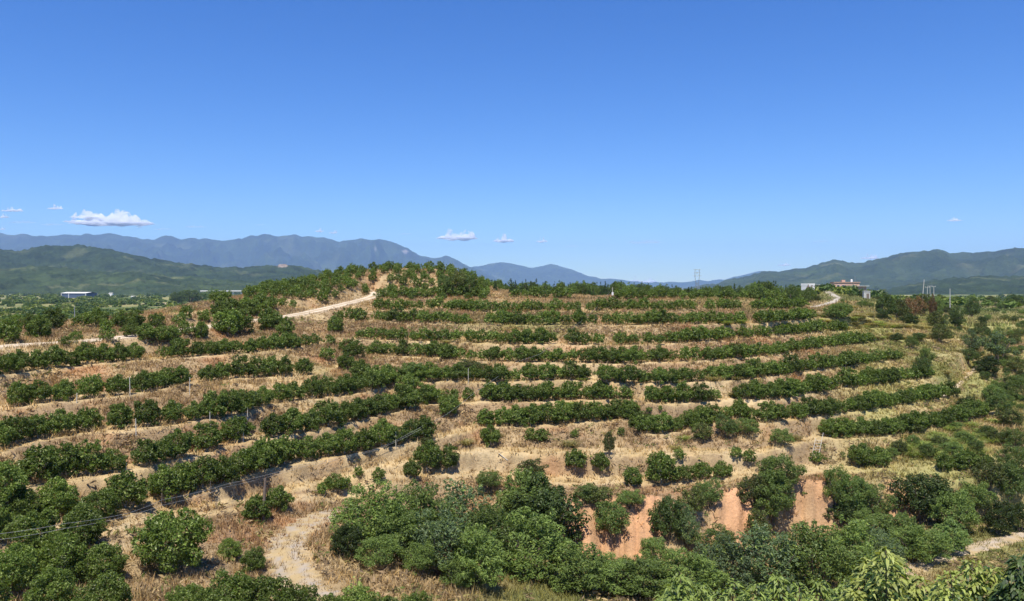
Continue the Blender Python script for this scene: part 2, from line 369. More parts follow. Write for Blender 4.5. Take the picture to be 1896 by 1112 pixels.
# road sheets
def road_mesh(name, line, hw, ruts, base, rutc, jag=0.0):
    L = []; Cc = []
    prof = np.linspace(-1, 1, 11)
    for i, p in enumerate(line):
        t = line[min(i + 1, len(line) - 1)] - line[max(i - 1, 0)]; t[2] = 0; t = t / np.linalg.norm(t); nrm = np.array([t[1], -t[0], 0])
        j0 = 1 + jag * (random.random() - 0.5); j1 = 1 + jag * (random.random() - 0.5)
        tp = min(1.0, (min(i, len(line) - 1 - i) + 1) / 9.0) if jag >= 0.3 else 1.0
        for s in prof:
            w = hw * s * tp * (j0 if s < 0 else j1)
            q = p + nrm * w; q[2] = p[2] + 0.035 - (0.16 if jag >= 0.3 else 0.05) * (abs(s) > 0.95) - (0.03 * math.exp(-((abs(s) - 0.5) / 0.2) ** 2) if ruts else 0)
            L.append(q)
            r = math.exp(-((abs(s) - 0.5) / 0.25) ** 2) if ruts else (1 - s * s if jag >= 0.3 else 1 - 0.5 * s * s)
            k = np.clip(r * (1 if jag < 0.3 else 0.7) + (0.35 if jag < 0.3 else 1.3) * float(fbm(np.float64(q[0] / (1.1 if jag < 0.3 else 0.5)), np.float64(q[1] / (1.1 if jag < 0.3 else 0.5)), 3)), 0, 1)
            Cc.append(np.array(base) * (1 - k) + np.array(rutc) * k)
    n = len(prof); id_ = np.arange(len(line) * n).reshape(len(line), n)
    q = np.stack([id_[:-1, :-1], id_[1:, :-1], id_[1:, 1:], id_[:-1, 1:]], -1).reshape(-1, 4)
    return mesh_of(name, np.array(L), q, np.array(Cc), M_road, True)
RL = {'dirt_road': ('pale two-rut dirt road climbing the left spur to the knoll', True, (0.4, 0.3, 0.18), (0.58, 0.5, 0.39), 0.1),
      'concrete_road': ('pale concrete lane winding up to the houses on the right', False, (0.36, 0.31, 0.24), (0.43, 0.38, 0.31), 0.05),
      'gravel_track': ('whitish gravel bend below the left terraces beside the thicket', True, (0.39, 0.29, 0.15), (0.35, 0.3, 0.24), 0.7),
      'valley_track': ('dusty track at the bottom right below the bushes', False, (0.4, 0.3, 0.16), (0.42, 0.35, 0.27), 0.6),
      'slope_track': ('short pale path on the slope at right by the dark bushes', False, (0.4, 0.31, 0.18), (0.48, 0.4, 0.3), 0.8)}
for nm, line, hw in ROADS:
    lb, ruts, ba, ru, jg = RL[nm]
    add(nm, road_mesh(nm, line, hw, ruts, ba, ru, jg), kind='structure', label=lb, category='road')

# ------------------------------------------------------------------ hills and mountains behind
def range_mesh(name, sky_pts, d, depth, cols, mat, rough=0.18, base_z=-20, seed=0, nd=70, step=4, px0=-700, px1=2600, canopy=None, scar=None):
    PX = np.arange(px0, px1 + 1, step)
    sy = np.interp(PX, [p[0] for p in sky_pts], [p[1] for p in sky_pts])
    H = (HY - sy) / F * d
    H = H + 0.0021 * d * fbm(PX / 16.0 + seed * 7, PX * 0 + seed, 4) * (H > base_z + 5)
    s = np.linspace(0, 1, nd)                                  # 0 foot (near) .. 0.72 crest .. 1 behind
    DD = d + (s - 0.72) * depth
    X = (PX[:, None] - CX) / F * d + 0 * s[None, :]; X = X * (DD[None, :] / d)
    Y = np.broadcast_to(DD[None, :], X.shape)
    prof = np.where(s < 0.72, np.power(np.clip(s / 0.72, 0, 1), 1.25), 1 - ((s - 0.72) / 0.28) ** 2 * 0.9)
    foot = np.full_like(H, base_z)
    hh = np.maximum(H - base_z, 0)
    sc = depth / 5.0
    rg = ridged(X / sc + seed * 3.1, Y / sc + seed, 5)
    rg = rg - 0.62
    env = np.clip(np.sin(np.clip(s / 0.72, 0, 1) * math.pi), 0, 1)[None, :]
    Zz = base_z + hh[:, None] * prof[None, :] + rg * hh[:, None] * env * rough * 3.2
    # never above the line of sight to the crest
    lim = (HY - (sy[:, None] + 1.5)) / F * Y
    Zz = np.where((s[None, :] < 0.69), np.minimum(Zz, np.where(H[:, None] > base_z + 5, lim, 1e9)), Zz)
    Zz = np.maximum(Zz, base_z - 1)
    if canopy: Zz = Zz + canopy[0] * fbm(X / canopy[1], Y / canopy[1], 2) * np.clip(hh / 40, 0, 1)[:, None]
    t = np.clip(0.5 + 0.8 * fbm(X / (sc * 0.25) + 5, Y / (sc * 0.25), 5) , 0, 1)
    Cc = mixc(np.broadcast_to(np.array(cols[0]), X.shape + (3,)), np.broadcast_to(np.array(cols[1]), X.shape + (3,)), t)
    t2 = sstep(0.25, 0.6, fbm(X / (sc * 0.5) + 25, Y / (sc * 0.3) + 9, 4))
    Cc = mixc(Cc, np.broadcast_to(np.array(cols[2]), Cc.shape), t2)
    if scar:
        for (sx, sy_, rx, ry, cc) in scar:
            PY = HY - Zz / Y * F
            rr = ((PX[:, None] - sx) / rx) ** 2 + ((PY - sy_) / ry) ** 2 + 0.9 * fbm(PX[:, None] / 5.0 + 0 * PY, PY / 4.0, 3)
            Cc = mixc(Cc, np.broadcast_to(np.array(cc), Cc.shape), 1 - sstep(0.6, 1.1, rr))
    n, m = X.shape
    id_ = np.arange(n * m).reshape(n, m)
    q = np.stack([id_[:-1, :-1], id_[1:, :-1], id_[1:, 1:], id_[:-1, 1:]], -1).reshape(-1, 4)
    return mesh_of(name, np.stack([X, Y, Zz], -1).reshape(-1, 3), q, Cc.reshape(-1, 3), mat, True)
forest = [(0.03, 0.06, 0.018), (0.07, 0.115, 0.03), (0.13, 0.16, 0.055)]
forest_m = [(0.03, 0.05, 0.022), (0.058, 0.083, 0.032), (0.105, 0.12, 0.055)]
forest_d = [(0.024, 0.04, 0.018), (0.045, 0.068, 0.028), (0.078, 0.095, 0.042)]
add('blue_mountain_range', range_mesh('blue_mountain_range', [(-700, 445), (-300, 438), (-60, 440), (0, 430), (18, 436), (40, 433), (75, 437), (100, 436), (135, 434), (180, 433), (200, 432), (250, 440), (265, 442), (310, 438), (350, 441), (430, 444), (465, 436), (490, 433), (530, 436), (570, 437), (600, 440), (628, 447), (660, 443), (690, 441), (715, 445), (735, 452), (755, 460), (775, 473), (800, 476), (825, 474), (840, 477), (860, 487), (900, 505), (960, 545), (2600, 545)],
    13000, 4000, forest_d, M_mount, 0.38, -40, 1, 120, px1=1000, step=3, canopy=(30.0, 160.0), scar=[(695, 460, 5, 3, (0.3, 0.27, 0.24)), (750, 466, 5, 4, (0.3, 0.27, 0.24))]), kind='structure', label='long blue mountain range across the left of the skyline', category='mountain')
add('distant_peaks', range_mesh('distant_peaks', [(780, 545), (840, 500), (880, 494), (905, 487), (930, 486), (955, 490), (985, 494), (1020, 487), (1040, 493), (1080, 507), (1110, 514), (1150, 518), (1200, 523), (1260, 521), (1290, 520), (1340, 517), (1380, 508), (1395, 504), (1430, 500), (1520, 520), (1600, 545)],
    15300, 2000, forest_d, M_mount, 0.25, -40, 2, 40, px0=780, px1=1600), kind='structure', label='low pale blue peaks beyond the middle of the ridge', category='mountain')
add('green_mountain', range_mesh('green_mountain', [(1200, 545), (1300, 530), (1380, 512), (1416, 503), (1460, 500), (1500, 494), (1520, 487), (1545, 481), (1565, 484), (1585, 487), (1610, 482), (1655, 473), (1675, 467), (1692, 466), (1720, 464), (1740, 463), (1760, 468), (1780, 467), (1800, 469), (1830, 465), (1860, 462), (1880, 458), (1896, 459), (2000, 455), (2300, 468), (2600, 470)],
    5200, 2600, forest_m, M_mount, 0.3, -30, 3, 130, px0=1200, step=3, canopy=(9.0, 34.0)), kind='structure', label='green wooded mountain rising at the right of the skyline', category='mountain')
add('dark_wooded_hill', range_mesh('dark_wooded_hill', [(1480, 548), (1560, 546), (1640, 537), (1700, 523), (1740, 517), (1780, 513), (1830, 512), (1896, 510), (2300, 502), (2600, 510)],
    2300, 900, forest_d, M_hill, 0.15, -22, 4, 120, px0=1480, step=2, canopy=(5.0, 14.0)), kind='structure', label='low dark green wooded hill at the far right', category='hill')
add('green_hill_range', range_mesh('green_hill_range', [(-700, 480), (-300, 470), (0, 463), (30, 466), (60, 460), (85, 454), (130, 456), (150, 453), (175, 457), (200, 462), (240, 470), (290, 479), (340, 488), (370, 491), (420, 497), (480, 492), (530, 490), (560, 495), (620, 510), (700, 530), (760, 548)],
    3100, 1300, forest_d, M_hill, 0.22, -20, 5, 150, px1=760, step=2, canopy=(7.0, 20.0), scar=[(520, 490, 13, 5, (0.3, 0.24, 0.19))]), kind='structure', label='green rounded hills in front of the blue range at left', category='hill')
add('green_foothill', range_mesh('green_foothill', [(-700, 505), (-300, 498), (0, 500), (60, 494), (130, 497), (200, 505), (260, 503), (330, 512), (400, 518), (460, 522), (540, 524), (620, 535), (700, 546)],
    2000, 620, forest_m, M_hill, 0.2, -19, 6, 110, px1=700, step=2, canopy=(5.0, 13.0)), kind='structure', label='lower green foothills above the valley floor at left', category='hill')

# ------------------------------------------------------------------ foliage builders
def foliage(r, blobs, n, L, W, pal, shell=0.35, up=0.25, droop=0.3, tip=0.12, tipcol=(0.16, 0.21, 0.045), fold=0.25, core=0.75, out=0.8):
    """leaf quads spread through the outer volume of a set of lobes; returns verts, quads, colours"""
    B = np.array(blobs, float); area = (B[:, 3] * B[:, 4] + B[:, 4] * B[:, 5] + B[:, 3] * B[:, 5]); area /= area.sum()
    P = []; N = []; need = n
    for _ in range(6):
        m = int(need * 1.8) + 10
        k = r.choice(len(B), m, p=area)
        d = r.normal(size=(m, 3)); d /= np.linalg.norm(d, axis=1)[:, None]
        rad = 1.08 - shell * r.random(m) ** 1.3
        p = B[k, :3] + d * B[k, 3:6] * rad[:, None]
        keep = np.ones(m, bool)
        for b in range(len(B)):
            q = (((p - B[b, :3]) / B[b, 3:6]) ** 2).sum(1)
            keep &= (q > core ** 2) | (k == b)
        keep &= p[:, 2] > 0.02
        P.append(p[keep]); N.append(d[keep]); need = n - sum(len(x) for x in P)
        if need <= 0: break
    P = np.concatenate(P)[:n]; N = np.concatenate(N)[:n]; n = len(P)
    nn = N + r.normal(scale=0.55, size=(n, 3)) + np.array([0, 0, up]); nn /= np.linalg.norm(nn, axis=1)[:, None]
    t = r.normal(size=(n, 3)) + out * N - np.array([0, 0, droop]); t -= nn * (t * nn).sum(1)[:, None]; t /= np.linalg.norm(t, axis=1)[:, None]
    sd = np.cross(nn, t)
    l = L * (0.65 + 0.7 * r.random(n))[:, None]; w = W * (0.65 + 0.7 * r.random(n))[:, None]
    v0 = P - t * l * 0.5; v2 = P + t * l * 0.5 - nn * l * 0.12
    v1 = P + sd * w * 0.5 + nn * w * fold; v3 = P - sd * w * 0.5 + nn * w * fold
    Vv = np.stack([v0, v1, v2, v3], 1).reshape(-1, 3)
    pal = np.array(pal); u = r.random(n)
    a = pal[r.integers(0, len(pal), n)]; b = pal[r.integers(0, len(pal), n)]
    c = a * u[:, None] + b * (1 - u[:, None])
    tp = r.random(n) < tip
    c[tp] = np.array(tipcol) * (0.75 + 0.5 * r.random(tp.sum()))[:, None]  # pale leaves: new growth, and on citrus also leaf highlights put into colour
    c *= (0.8 + 0.4 * r.random(n))[:, None]
    return Vv, np.arange(n * 4).reshape(n, 4), np.repeat(c, 4, 0)
def blades(r, roots, h, w, lean, pal, segs=1, arch=0.3, var=0.35):
    """grass blades: one triangle (segs 1) or an arching strip; roots (n,3)"""
    n = len(roots)
    a = r.random(n) * 2 * math.pi; ln = lean * (0.3 + r.random(n))
    hh = np.asarray(h) * (1 - var + 2 * var * r.random(n)); ww = np.asarray(w) * (0.7 + 0.6 * r.random(n))
    d = np.stack([np.cos(a), np.sin(a), 0 * a], 1); a2 = a + 1.57 + r.normal(scale=0.5, size=n)
    s = np.stack([np.cos(a2), np.sin(a2), 0 * a], 1) * ww[:, None] * 0.5
    pal = np.array(pal)
    if pal.ndim == 2: c = pal[r.integers(0, len(pal), n)]
    else: c = pal[np.arange(n), r.integers(0, pal.shape[1], n)]
    c = c * (0.75 + 0.5 * r.random(n))[:, None]
    if segs == 1:
        tipp = roots + d * (hh * ln)[:, None] + np.array([0, 0, 1]) * hh[:, None]
        Vv = np.stack([roots - s, roots + s, tipp], 1).reshape(-1, 3)
        return Vv, np.arange(n * 3).reshape(n, 3), np.repeat(c, 3, 0)
    rows = []
    for k in range(segs + 1):
        t = k / segs
        p = roots + d * (hh * ln * (t + arch * 2 * t * t))[:, None] + np.array([0, 0, 1]) * (hh * (t - arch * 1.1 * t ** 3))[:, None]
        tw = (1 - t * 0.92) * (0.6 + 0.8 * t * (1 - t) * 2)
        rows.append(np.stack([p - s * tw, p + s * tw], 1))
    Vv = np.stack(rows, 1).reshape(-1, 3)
    base = np.arange(n)[:, None] * 2 * (segs + 1)
    q = np.concatenate([base + np.array([2 * k, 2 * k + 1, 2 * k + 3, 2 * k + 2]) for k in range(segs)], 1).reshape(-1, 4)
    return Vv, q, np.repeat(c, 2 * (segs + 1), 0)

CIT = [(0.068, 0.108, 0.02), (0.106, 0.16, 0.028), (0.143, 0.2, 0.037), (0.086, 0.13, 0.024)]
def clumps(r, n, rx, rz, zc, s0, s1, rough=0.3, low=-0.45, core=0.7):
    """a solid middle and many small leaf clumps on an uneven hull"""
    ph = r.random(8) * 6.283; bl = [(0, 0, zc, rx * core, rx * core, rz * core)]
    while len(bl) < n:
        d = r.normal(size=3); d /= np.linalg.norm(d)
        if d[2] < low: continue
        a = math.atan2(d[1], d[0])
        q = 1 + 0.16 * math.cos(2 * a + ph[0]) + 0.12 * math.cos(3 * a + ph[1]) * math.cos(2.5 * d[2] + ph[2]) + 0.1 * math.cos(5 * a + ph[3] + 4 * d[2])
        q *= 1 - rough * r.random(); sz = s0 + (s1 - s0) * r.random()
        bl.append((d[0] * rx * q, d[1] * rx * q, zc + d[2] * rz * q, sz, sz, sz * 0.85))
    return bl
def citrus_blobs(r, w=1.05, h=1.95, skirt=0.32, n=70):
    bl = clumps(r, n, w * 0.92, h * 0.47, h * 0.5, 0.13, 0.27, 0.3, -0.74, 0.74)
    for k in range(r.integers(5, 10)):          # upright shoots
        a = r.random() * 6.283; q = w * 0.7 * r.random()
        bl.append((q * math.cos(a), q * math.sin(a), h * (0.88 + 0.16 * r.random()) * (1 - 0.2 * q), 0.07, 0.07, 0.17))
    return bl
def trunk_mesh(r, name, h, rad, spread, mat, limbs=4, base_h=0.35):
    parts = []
    bx, by = r.normal(scale=0.04, size=2)
    parts.append(tube([(0, 0, -0.12), (bx * 0.5, by * 0.5, base_h * 0.5), (bx, by, base_h)], [rad * 1.25, rad, rad * 0.9]))
    for k in range(limbs):
        a = 6.283 * k / limbs + r.random(); q = spread * (0.6 + 0.5 * r.random())
        e = (bx + q * math.cos(a), by + q * math.sin(a), h * (0.62 + 0.2 * r.random()))
        mid = (bx + q * 0.45 * math.cos(a + 0.2), by + q * 0.45 * math.sin(a + 0.2), base_h + (e[2] - base_h) * 0.5)
        parts.append(tube([(bx, by, base_h * 0.85), mid, e], [rad * 0.7, rad * 0.5, rad * 0.2], 6))
    V_, F_ = join(parts)
    return mesh_of(name, V_, F_, None, mat, True)
CITRUS = []
for k in range(9):
    r = np.random.default_rng(100 + k)
    bl = citrus_blobs(r, 0.95 + 0.2 * r.random(), 1.8 + 0.3 * r.random())
    pal = np.array(CIT) * (0.85 + 0.35 * r.random())
    v, f, c = foliage(r, bl, 3300, 0.16, 0.085, pal, shell=0.5, tip=0.16, tipcol=(0.24, 0.29, 0.09), out=1.2)  # scattered pale leaves: young growth brightened to paint in sunlit leaf highlights
    CITRUS.append((mesh_of('citrus_crown', v, f, c, M_citrus), trunk_mesh(r, 'citrus_trunk', 1.6, 0.055, 0.6, M_lime)))
CITRUS_BIG = []                                     # the older trees at the bottom left, seen closest
for k in range(5):
    r = np.random.default_rng(140 + k)
    bl = citrus_blobs(r, 1.1, 2.1, 0.25, 130)
    v, f, c = foliage(r, bl, 7000, 0.125, 0.06, np.array(CIT) * 1.05, shell=0.5, tip=0.2, tipcol=(0.24, 0.3, 0.09), out=1.1)  # pale leaf colour also paints the glossy highlights on these crowns
    CITRUS_BIG.append((mesh_of('citrus_crown', v, f, c, M_citrus), trunk_mesh(r, 'citrus_trunk', 1.7, 0.06, 0.65, M_lime)))

# ------------------------------------------------------------------ the citrus trees: every planting spot
ORD = ['first', 'second', 'third', 'fourth', 'fifth', 'sixth', 'seventh', 'eighth', 'ninth', 'tenth', 'eleventh', 'twelfth', 'thirteenth', 'fourteenth', 'fifteenth', 'sixteenth', 'seventeenth', 'eighteenth', 'nineteenth', 'twentieth']
TENS = {20: 'twenty', 30: 'thirty', 40: 'forty', 50: 'fifty', 60: 'sixty', 70: 'seventy', 80: 'eighty', 90: 'ninety'}
def ordinal(i):                                     # 0 -> first
    if i < 20: return ORD[i]
    n = i + 1; t = n // 10 * 10
    if n % 10 == 0: return TENS[t][:-1] + 'ieth'
    return TENS[t] + '-' + ORD[n % 10 - 1]
SPOTS = []                                          # dict(x,y,z,h,where,near)
def along(row, segs, where, spacing, hgt, group, skip=0.035, jit=0.2):
    D, Yp, Zr = ROW[row]
    i = 0
    for (p0, p1) in segs:
        px = p0
        while px <= p1:
            d = float(np.interp(px, PXC, D)) + random.uniform(-jit, jit)
            if not (random.random() < skip):
                x = (px - CX) / F * d
                hs_ = hgt * random.choice([0.82, 0.92, 0.98, 1.0, 1.05, 1.1, 1.18])
                SPOTS.append(dict(x=x, y=d, z=float(zat(np.float64(x), np.float64(d))), h=hs_, where=where, n=i, group=group)); i += 1
            # step along the row, measured on the ground
            e = 4.0
            d2 = float(np.interp(px + e, PXC, D)); x1 = (px - CX) / F * float(np.interp(px, PXC, D)); x2 = (px + e - CX) / F * d2
            st = math.hypot(x2 - x1, d2 - float(np.interp(px, PXC, D))) / e
            px += spacing * random.uniform(0.8, 1.2) / max(st, 0.02)
GL, GR = 'citrus rows left of the gully', 'citrus rows across the main slope'
along('C', [(-60, 548)], 'in the fifth row up left of the gully', 1.45, 1.62, GL)
along('D', [(36, 596)], 'in the fourth row up left of the gully', 1.45, 1.68, GL)
along('E', [(-40, 32), (70, 172), (222, 490), (520, 702)], 'in the third row up left of the gully', 1.45, 1.8, GL)
along('F', [(-50, 12), (75, 280), (300, 418), (436, 745)], 'in the second row up left of the gully', 1.5, 1.95, GL)
along('G', [(232, 828)], 'in the lowest row left of the gully', 1.5, 2.05, GL, 0.03)
along('H', [(1518, 1830)], 'in the lowest row at the right of the slope', 1.4, 1.78, GR)
along('G', [(900, 1172)], 'in the short lowest row right of the gully', 1.4, 1.85, GR)
along('G', [(1186, 1350), (1370, 1455), (1476, 1768)], 'in the second row up at the right', 1.4, 1.78, GR)
along('F', [(785, 884), (908, 1165), (1208, 1365), (1376, 1727)], 'in the sixth terrace row from the top', 1.4, 1.78, GR)
along('E', [(708, 834), (848, 1672)], 'in the fifth terrace row from the top', 1.35, 1.72, GR)
along('D', [(684, 735), (746, 815), (826, 930), (942, 1613)], 'in the fourth terrace row from the top', 1.35, 1.68, GR)
along('C', [(668, 845), (872, 1563)], 'in the third terrace row from the top', 1.35, 1.68, GR)
along('B', [(628, 684), (702, 756), (768, 874), (908, 1508)], 'in the second terrace row from the top', 1.4, 1.78, GR)
along('A', [(702, 1043), (1052, 1084), (1093, 1170), (1175, 1236), (1242, 1490)], 'in the top terrace row', 1.4, 1.78, GR)
along('K1', [(712, 880)], 'in the row at the foot of the knoll', 1.55, 1.9, GR)
along('K1', [(955, 1060), (1145, 1478)], 'in the row below the ridge wood', 1.55, 1.9, GR)
along('I', [(1748, 1841)], 'in the short row below the fern bank', 1.5, 1.6, GR)
def single(px, py, hpx, where, n, group, wide=1.0):
    g = hit(px, py); SPOTS.append(dict(x=g[0], y=g[1], z=g[2], h=hpx / F * g[1], where=where, n=n, group=group, one=True, wide=wide))
# trees in the gully and small young trees on the lower benches
for i, (px, py, h) in enumerate([(566, 641, 26), (621, 616, 34), (604, 666, 30), (652, 664, 42), (640, 684, 36), (668, 702, 42), (690, 716, 44), (724, 712, 30), (756, 729, 44), (757, 757, 46), (795, 746, 40), (832, 769, 42), (583, 640, 26), (500, 600, 30), (612, 640, 24)]):
    single(px, py, h, 'going down the gully', i, 'citrus trees in the gully')
for i, (px, py, h) in enumerate([(790, 868, 58), (830, 866, 44), (908, 824, 42), (985, 817, 28), (1006, 818, 30), (1065, 866, 40), (1112, 869, 36), (1172, 900, 42), (1224, 894, 62), (1266, 890, 34), (1300, 886, 36), (1337, 884, 36), (1258, 852, 26), (1385, 856, 30), (1362, 848, 26), (1512, 858, 26), (1590, 862, 46), (1628, 864, 42), (1222, 760, 12), (1202, 764, 14), (1150, 806, 18), (1063, 810, 18), (700, 890, 30), (762, 884, 34), (664, 882, 22)]):
    single(px, py, h, 'from the left on the lower benches', i, 'young citrus trees on the lower benches')
for i, (px, py, h) in enumerate([(516, 944, 50), (596, 916, 26), (622, 908, 36), (640, 905, 28), (478, 962, 52), (426, 1034, 38), (470, 1060, 46)]):
    single(px, py, h, 'from the left beside the gravel bend', i, 'small citrus trees by the gravel bend')
for i, (px, py, h) in enumerate([(318, 1060, 122), (35, 972, 72), (105, 962, 78), (185, 965, 62), (150, 1015, 84), (62, 1030, 84), (-15, 1005, 80), (112, 1075, 88), (188, 1080, 74), (20, 1095, 92), (190, 1160, 96), (90, 1150, 96), (-30, 1160, 100), (350, 1150, 72), (430, 1150, 96), (492, 1165, 104), (552, 1165, 84), (385, 1185, 96), (610, 1165, 66), (665, 1160, 76), (712, 1170, 66), (768, 1165, 68)]):
    single(px, py, h, 'from the back in the bottom left corner', i, 'large citrus trees at the bottom left')
# both sides of the dirt road on the left spur
for i, (px, py, h) in enumerate([(14, 634, 52), (72, 628, 50), (60, 612, 36), (100, 612, 42), (140, 634, 26), (150, 607, 30), (178, 606, 40), (200, 632, 30), (196, 615, 30), (225, 606, 36), (250, 606, 34), (243, 624, 34), (270, 630, 36), (290, 610, 34), (300, 634, 36), (320, 632, 34), (333, 606, 30), (345, 590, 30), (372, 626, 36), (380, 596, 28), (405, 588, 32), (422, 620, 52), (440, 616, 52), (430, 592, 40), (452, 575, 30), (470, 585, 36), (492, 580, 30), (500, 612, 46), (528, 622, 36), (345, 622, 30), (400, 560, 26), (418, 572, 34), (-30, 630, 46), (-70, 640, 46), (30, 608, 30), (120, 640, 22)]):
    single(px, py, h, 'from the left beside the dirt road', i, 'citrus trees along the dirt road')
# the knoll
def road_clear(x, y, m): return all(np.min((l[:, 0] - x) ** 2 + (l[:, 1] - y) ** 2) > (hw + m) ** 2 for _, l, hw in ROADS)
kn = []
rk = np.random.default_rng(5)
for _ in range(5000):
    px = rk.uniform(455, 905); d = rk.uniform(97, 140)
    x = (px - CX) / F * d; y = d; z = float(zat(np.float64(x), np.float64(y)))
    py = HY - z / d * F
    if py > np.interp(px, [455, 480, 560, 640, 690, 700, 905], [578, 576, 568, 552, 541, 556, 556]) or not road_clear(x, y, 0.4): continue
    if px > 700 and 532 < py < 545 and rk.random() < 0.45: continue        # bare bank
    if all((x - q[0]) ** 2 + (y - q[1]) ** 2 > (1.45 + 0.55 * float(vnoise(np.float64(x / 4), np.float64(y / 4)))) ** 2 for q in kn): kn.append((x, y, z))
kn.sort(key=lambda q: q[0] / q[1])
for i, (x, y, z) in enumerate(kn):
    SPOTS.append(dict(x=x, y=y, z=z, h=rk.uniform(1.3, 2.0), where='from the left on the knoll', n=i, group='citrus trees on the knoll'))
for s in SPOTS: s['size'] = s['h'] / s['y'] * F
SPOTS = [s for s in SPOTS if s.get('one') or road_clear(s['x'], s['y'], 0.35)]
inview = lambda s: -30 < s['x'] / s['y'] * F + CX < 1926
own = sorted([s for s in SPOTS if inview(s) and HY - (s['z'] + s['h']) / s['y'] * F < 1105], key=lambda s: -s['size'])[:300]
ownid = {id(s) for s in own}
for s in own:
    big = s['y'] < 41
    var = random.choice(CITRUS_BIG if big else CITRUS)
    k = s['h'] / 2.2
    wx = 1.1 if s['group'] == GR else 0.98
    adj = 'large dark' if big else ('small' if s['size'] < 32 and s.get('one') else 'bushy dark')
    t = thing('citrus_tree', (s['x'], s['y'], s['z'] - 0.03), f"{adj} green citrus tree, {ordinal(s['n'])} {s['where']}", 'citrus tree', s['group'], random.uniform(0, 6.28), (k * wx * random.uniform(0.9, 1.12), k * wx * random.uniform(0.9, 1.1), k))
    add('crown', var[0], t); add('trunk', var[1], t)
# the remaining, smallest trees: one mass of rows
r = np.random.default_rng(77)
LOW = []
for k in range(6):
    v, f, c = foliage(np.random.default_rng(300 + k), citrus_blobs(np.random.default_rng(300 + k), n=34), 560, 0.27, 0.15, np.array(CIT), shell=0.5, tip=0.16, tipcol=(0.24, 0.29, 0.09), out=1.2)  # same pale leaves, new growth with painted highlights, for the far rows
    LOW.append((v, f, c))
Vs = []; Fs = []; Cs = []; off = 0
for s in SPOTS:
    if id(s) in ownid or not (-200 < s['x'] / s['y'] * F + CX < 2100): continue
    v, f, c = LOW[r.integers(0, 6)]
    a = r.random() * 6.28; k = s['h'] / 2.2; R = np.array([[math.cos(a), -math.sin(a), 0], [math.sin(a), math.cos(a), 0], [0, 0, 1]])
    Vs.append((v * k * (np.array([1.12, 1.05, 1]) if s['group'] == GR else np.array([1, 1, 1]))) @ R.T + np.array([s['x'], s['y'], s['z'] - 0.03])); Fs.append(f + off); Cs.append(c * r.uniform(0.8, 1.25)); off += len(v)
add('orchard_rows', mesh_of('orchard_rows', np.concatenate(Vs), np.concatenate(Fs), np.concatenate(Cs), M_citrus), kind='stuff', label='remaining citrus bushes of the far terrace rows and knoll', category='orchard')
print('SPOTS', len(SPOTS), 'own', len(own), 'knoll', len(kn))

# ------------------------------------------------------------------ shrubs, wild trees
def make_shrub(seed, pal, n=3000, L=0.13, W=0.06, shape='round', tip=0.1, tipcol=(0.2, 0.26, 0.06), mat=None, droop=0.3):
    r = np.random.default_rng(seed); bl = []
    if shape == 'round':
        bl = clumps(r, 80, 0.42, 0.42, 0.5, 0.05, 0.11, 0.3, -0.7)
    elif shape == 'tall':                        # domed, feathery, many small sprays
        bl = clumps(r, 120, 0.4, 0.52, 0.4, 0.045, 0.1, 0.42, -0.4, 0.62)
        for k in range(12):
            a = r.random() * 6.283; q = 0.3 * r.random(); bl.append((q * math.cos(a), q * math.sin(a), 0.86 + 0.14 * r.random() - 0.25 * q, 0.03, 0.03, 0.07))
    elif shape == 'cone':                        # small conifer
        for z in np.linspace(0.16, 0.95, 8):
            m = max(1, int(6 * (1.05 - z))); rr = 0.24 * (1.05 - z)
            for k in range(m):
                a = 6.283 * k / m + r.random(); bl.append((rr * math.cos(a), rr * math.sin(a), z + 0.03 * r.normal(), 0.13 * (1.1 - z) + 0.03, 0.13 * (1.1 - z) + 0.03, 0.06))
    elif shape == 'open':                        # loose crown on visible limbs
        for k in range(16):
            a = r.random() * 6.283; q = 0.42 * math.sqrt(r.random()); z = 0.35 + 0.55 * r.random() * (1.1 - q)
            s = 0.09 + 0.07 * r.random(); bl.append((q * math.cos(a), q * math.sin(a), z, s, s, s * 0.75))
    v, f, c = foliage(r, bl, n, L, W, pal, shell=0.55, tip=tip, tipcol=tipcol, droop=droop, out=1.1)
    cm = mesh_of('shrub_crown', v, f, c, mat or M_shrub)
    parts = []
    for k in range(5):
        a = r.random() * 6.283; q = 0.2 + 0.15 * r.random()
        if shape == 'cone': q *= 0.1
        parts.append(tube([(0.02 * math.cos(a), 0.02 * math.sin(a), -0.04), (q * 0.4 * math.cos(a), q * 0.4 * math.sin(a), 0.3), (q * math.cos(a), q * math.sin(a), 0.68)], [0.018, 0.013, 0.005], 6))
    Vt, Ft = join(parts)
    return cm, mesh_of('shrub_stem', Vt, Ft, None, M_bark, True)
G_mid = [(0.1, 0.15, 0.036), (0.155, 0.215, 0.055), (0.125, 0.18, 0.048)]
G_dark = [(0.048, 0.075, 0.02), (0.066, 0.1, 0.026), (0.085, 0.12, 0.032)]
G_lite = [(0.12, 0.18, 0.05), (0.16, 0.215, 0.06), (0.095, 0.155, 0.04)]
G_grey = [(0.1, 0.145, 0.065), (0.135, 0.18, 0.08), (0.085, 0.13, 0.055)]
G_olive = [(0.1, 0.12, 0.035), (0.13, 0.145, 0.045), (0.075, 0.1, 0.03)]
G_brown = [(0.16, 0.09, 0.045), (0.12, 0.1, 0.045), (0.19, 0.11, 0.05)]
SH = {}
def shrub_kind(key, pal, nvar=3, **kw):
    SH[key] = [make_shrub(hash(key) % 1000 + 10 * k if False else sum(map(ord, key)) + 10 * k, pal, **kw) for k in range(nvar)]
shrub_kind('mid', G_mid, 4, n=6500, L=0.05, W=0.017, shape='tall', tip=0.15)
shrub_kind('midround', G_mid, 3, n=5200, L=0.045, W=0.02, shape='round')
shrub_kind('dark', G_dark, 3, n=4500, L=0.055, W=0.024, shape='round', tip=0.06, tipcol=(0.1, 0.15, 0.05))
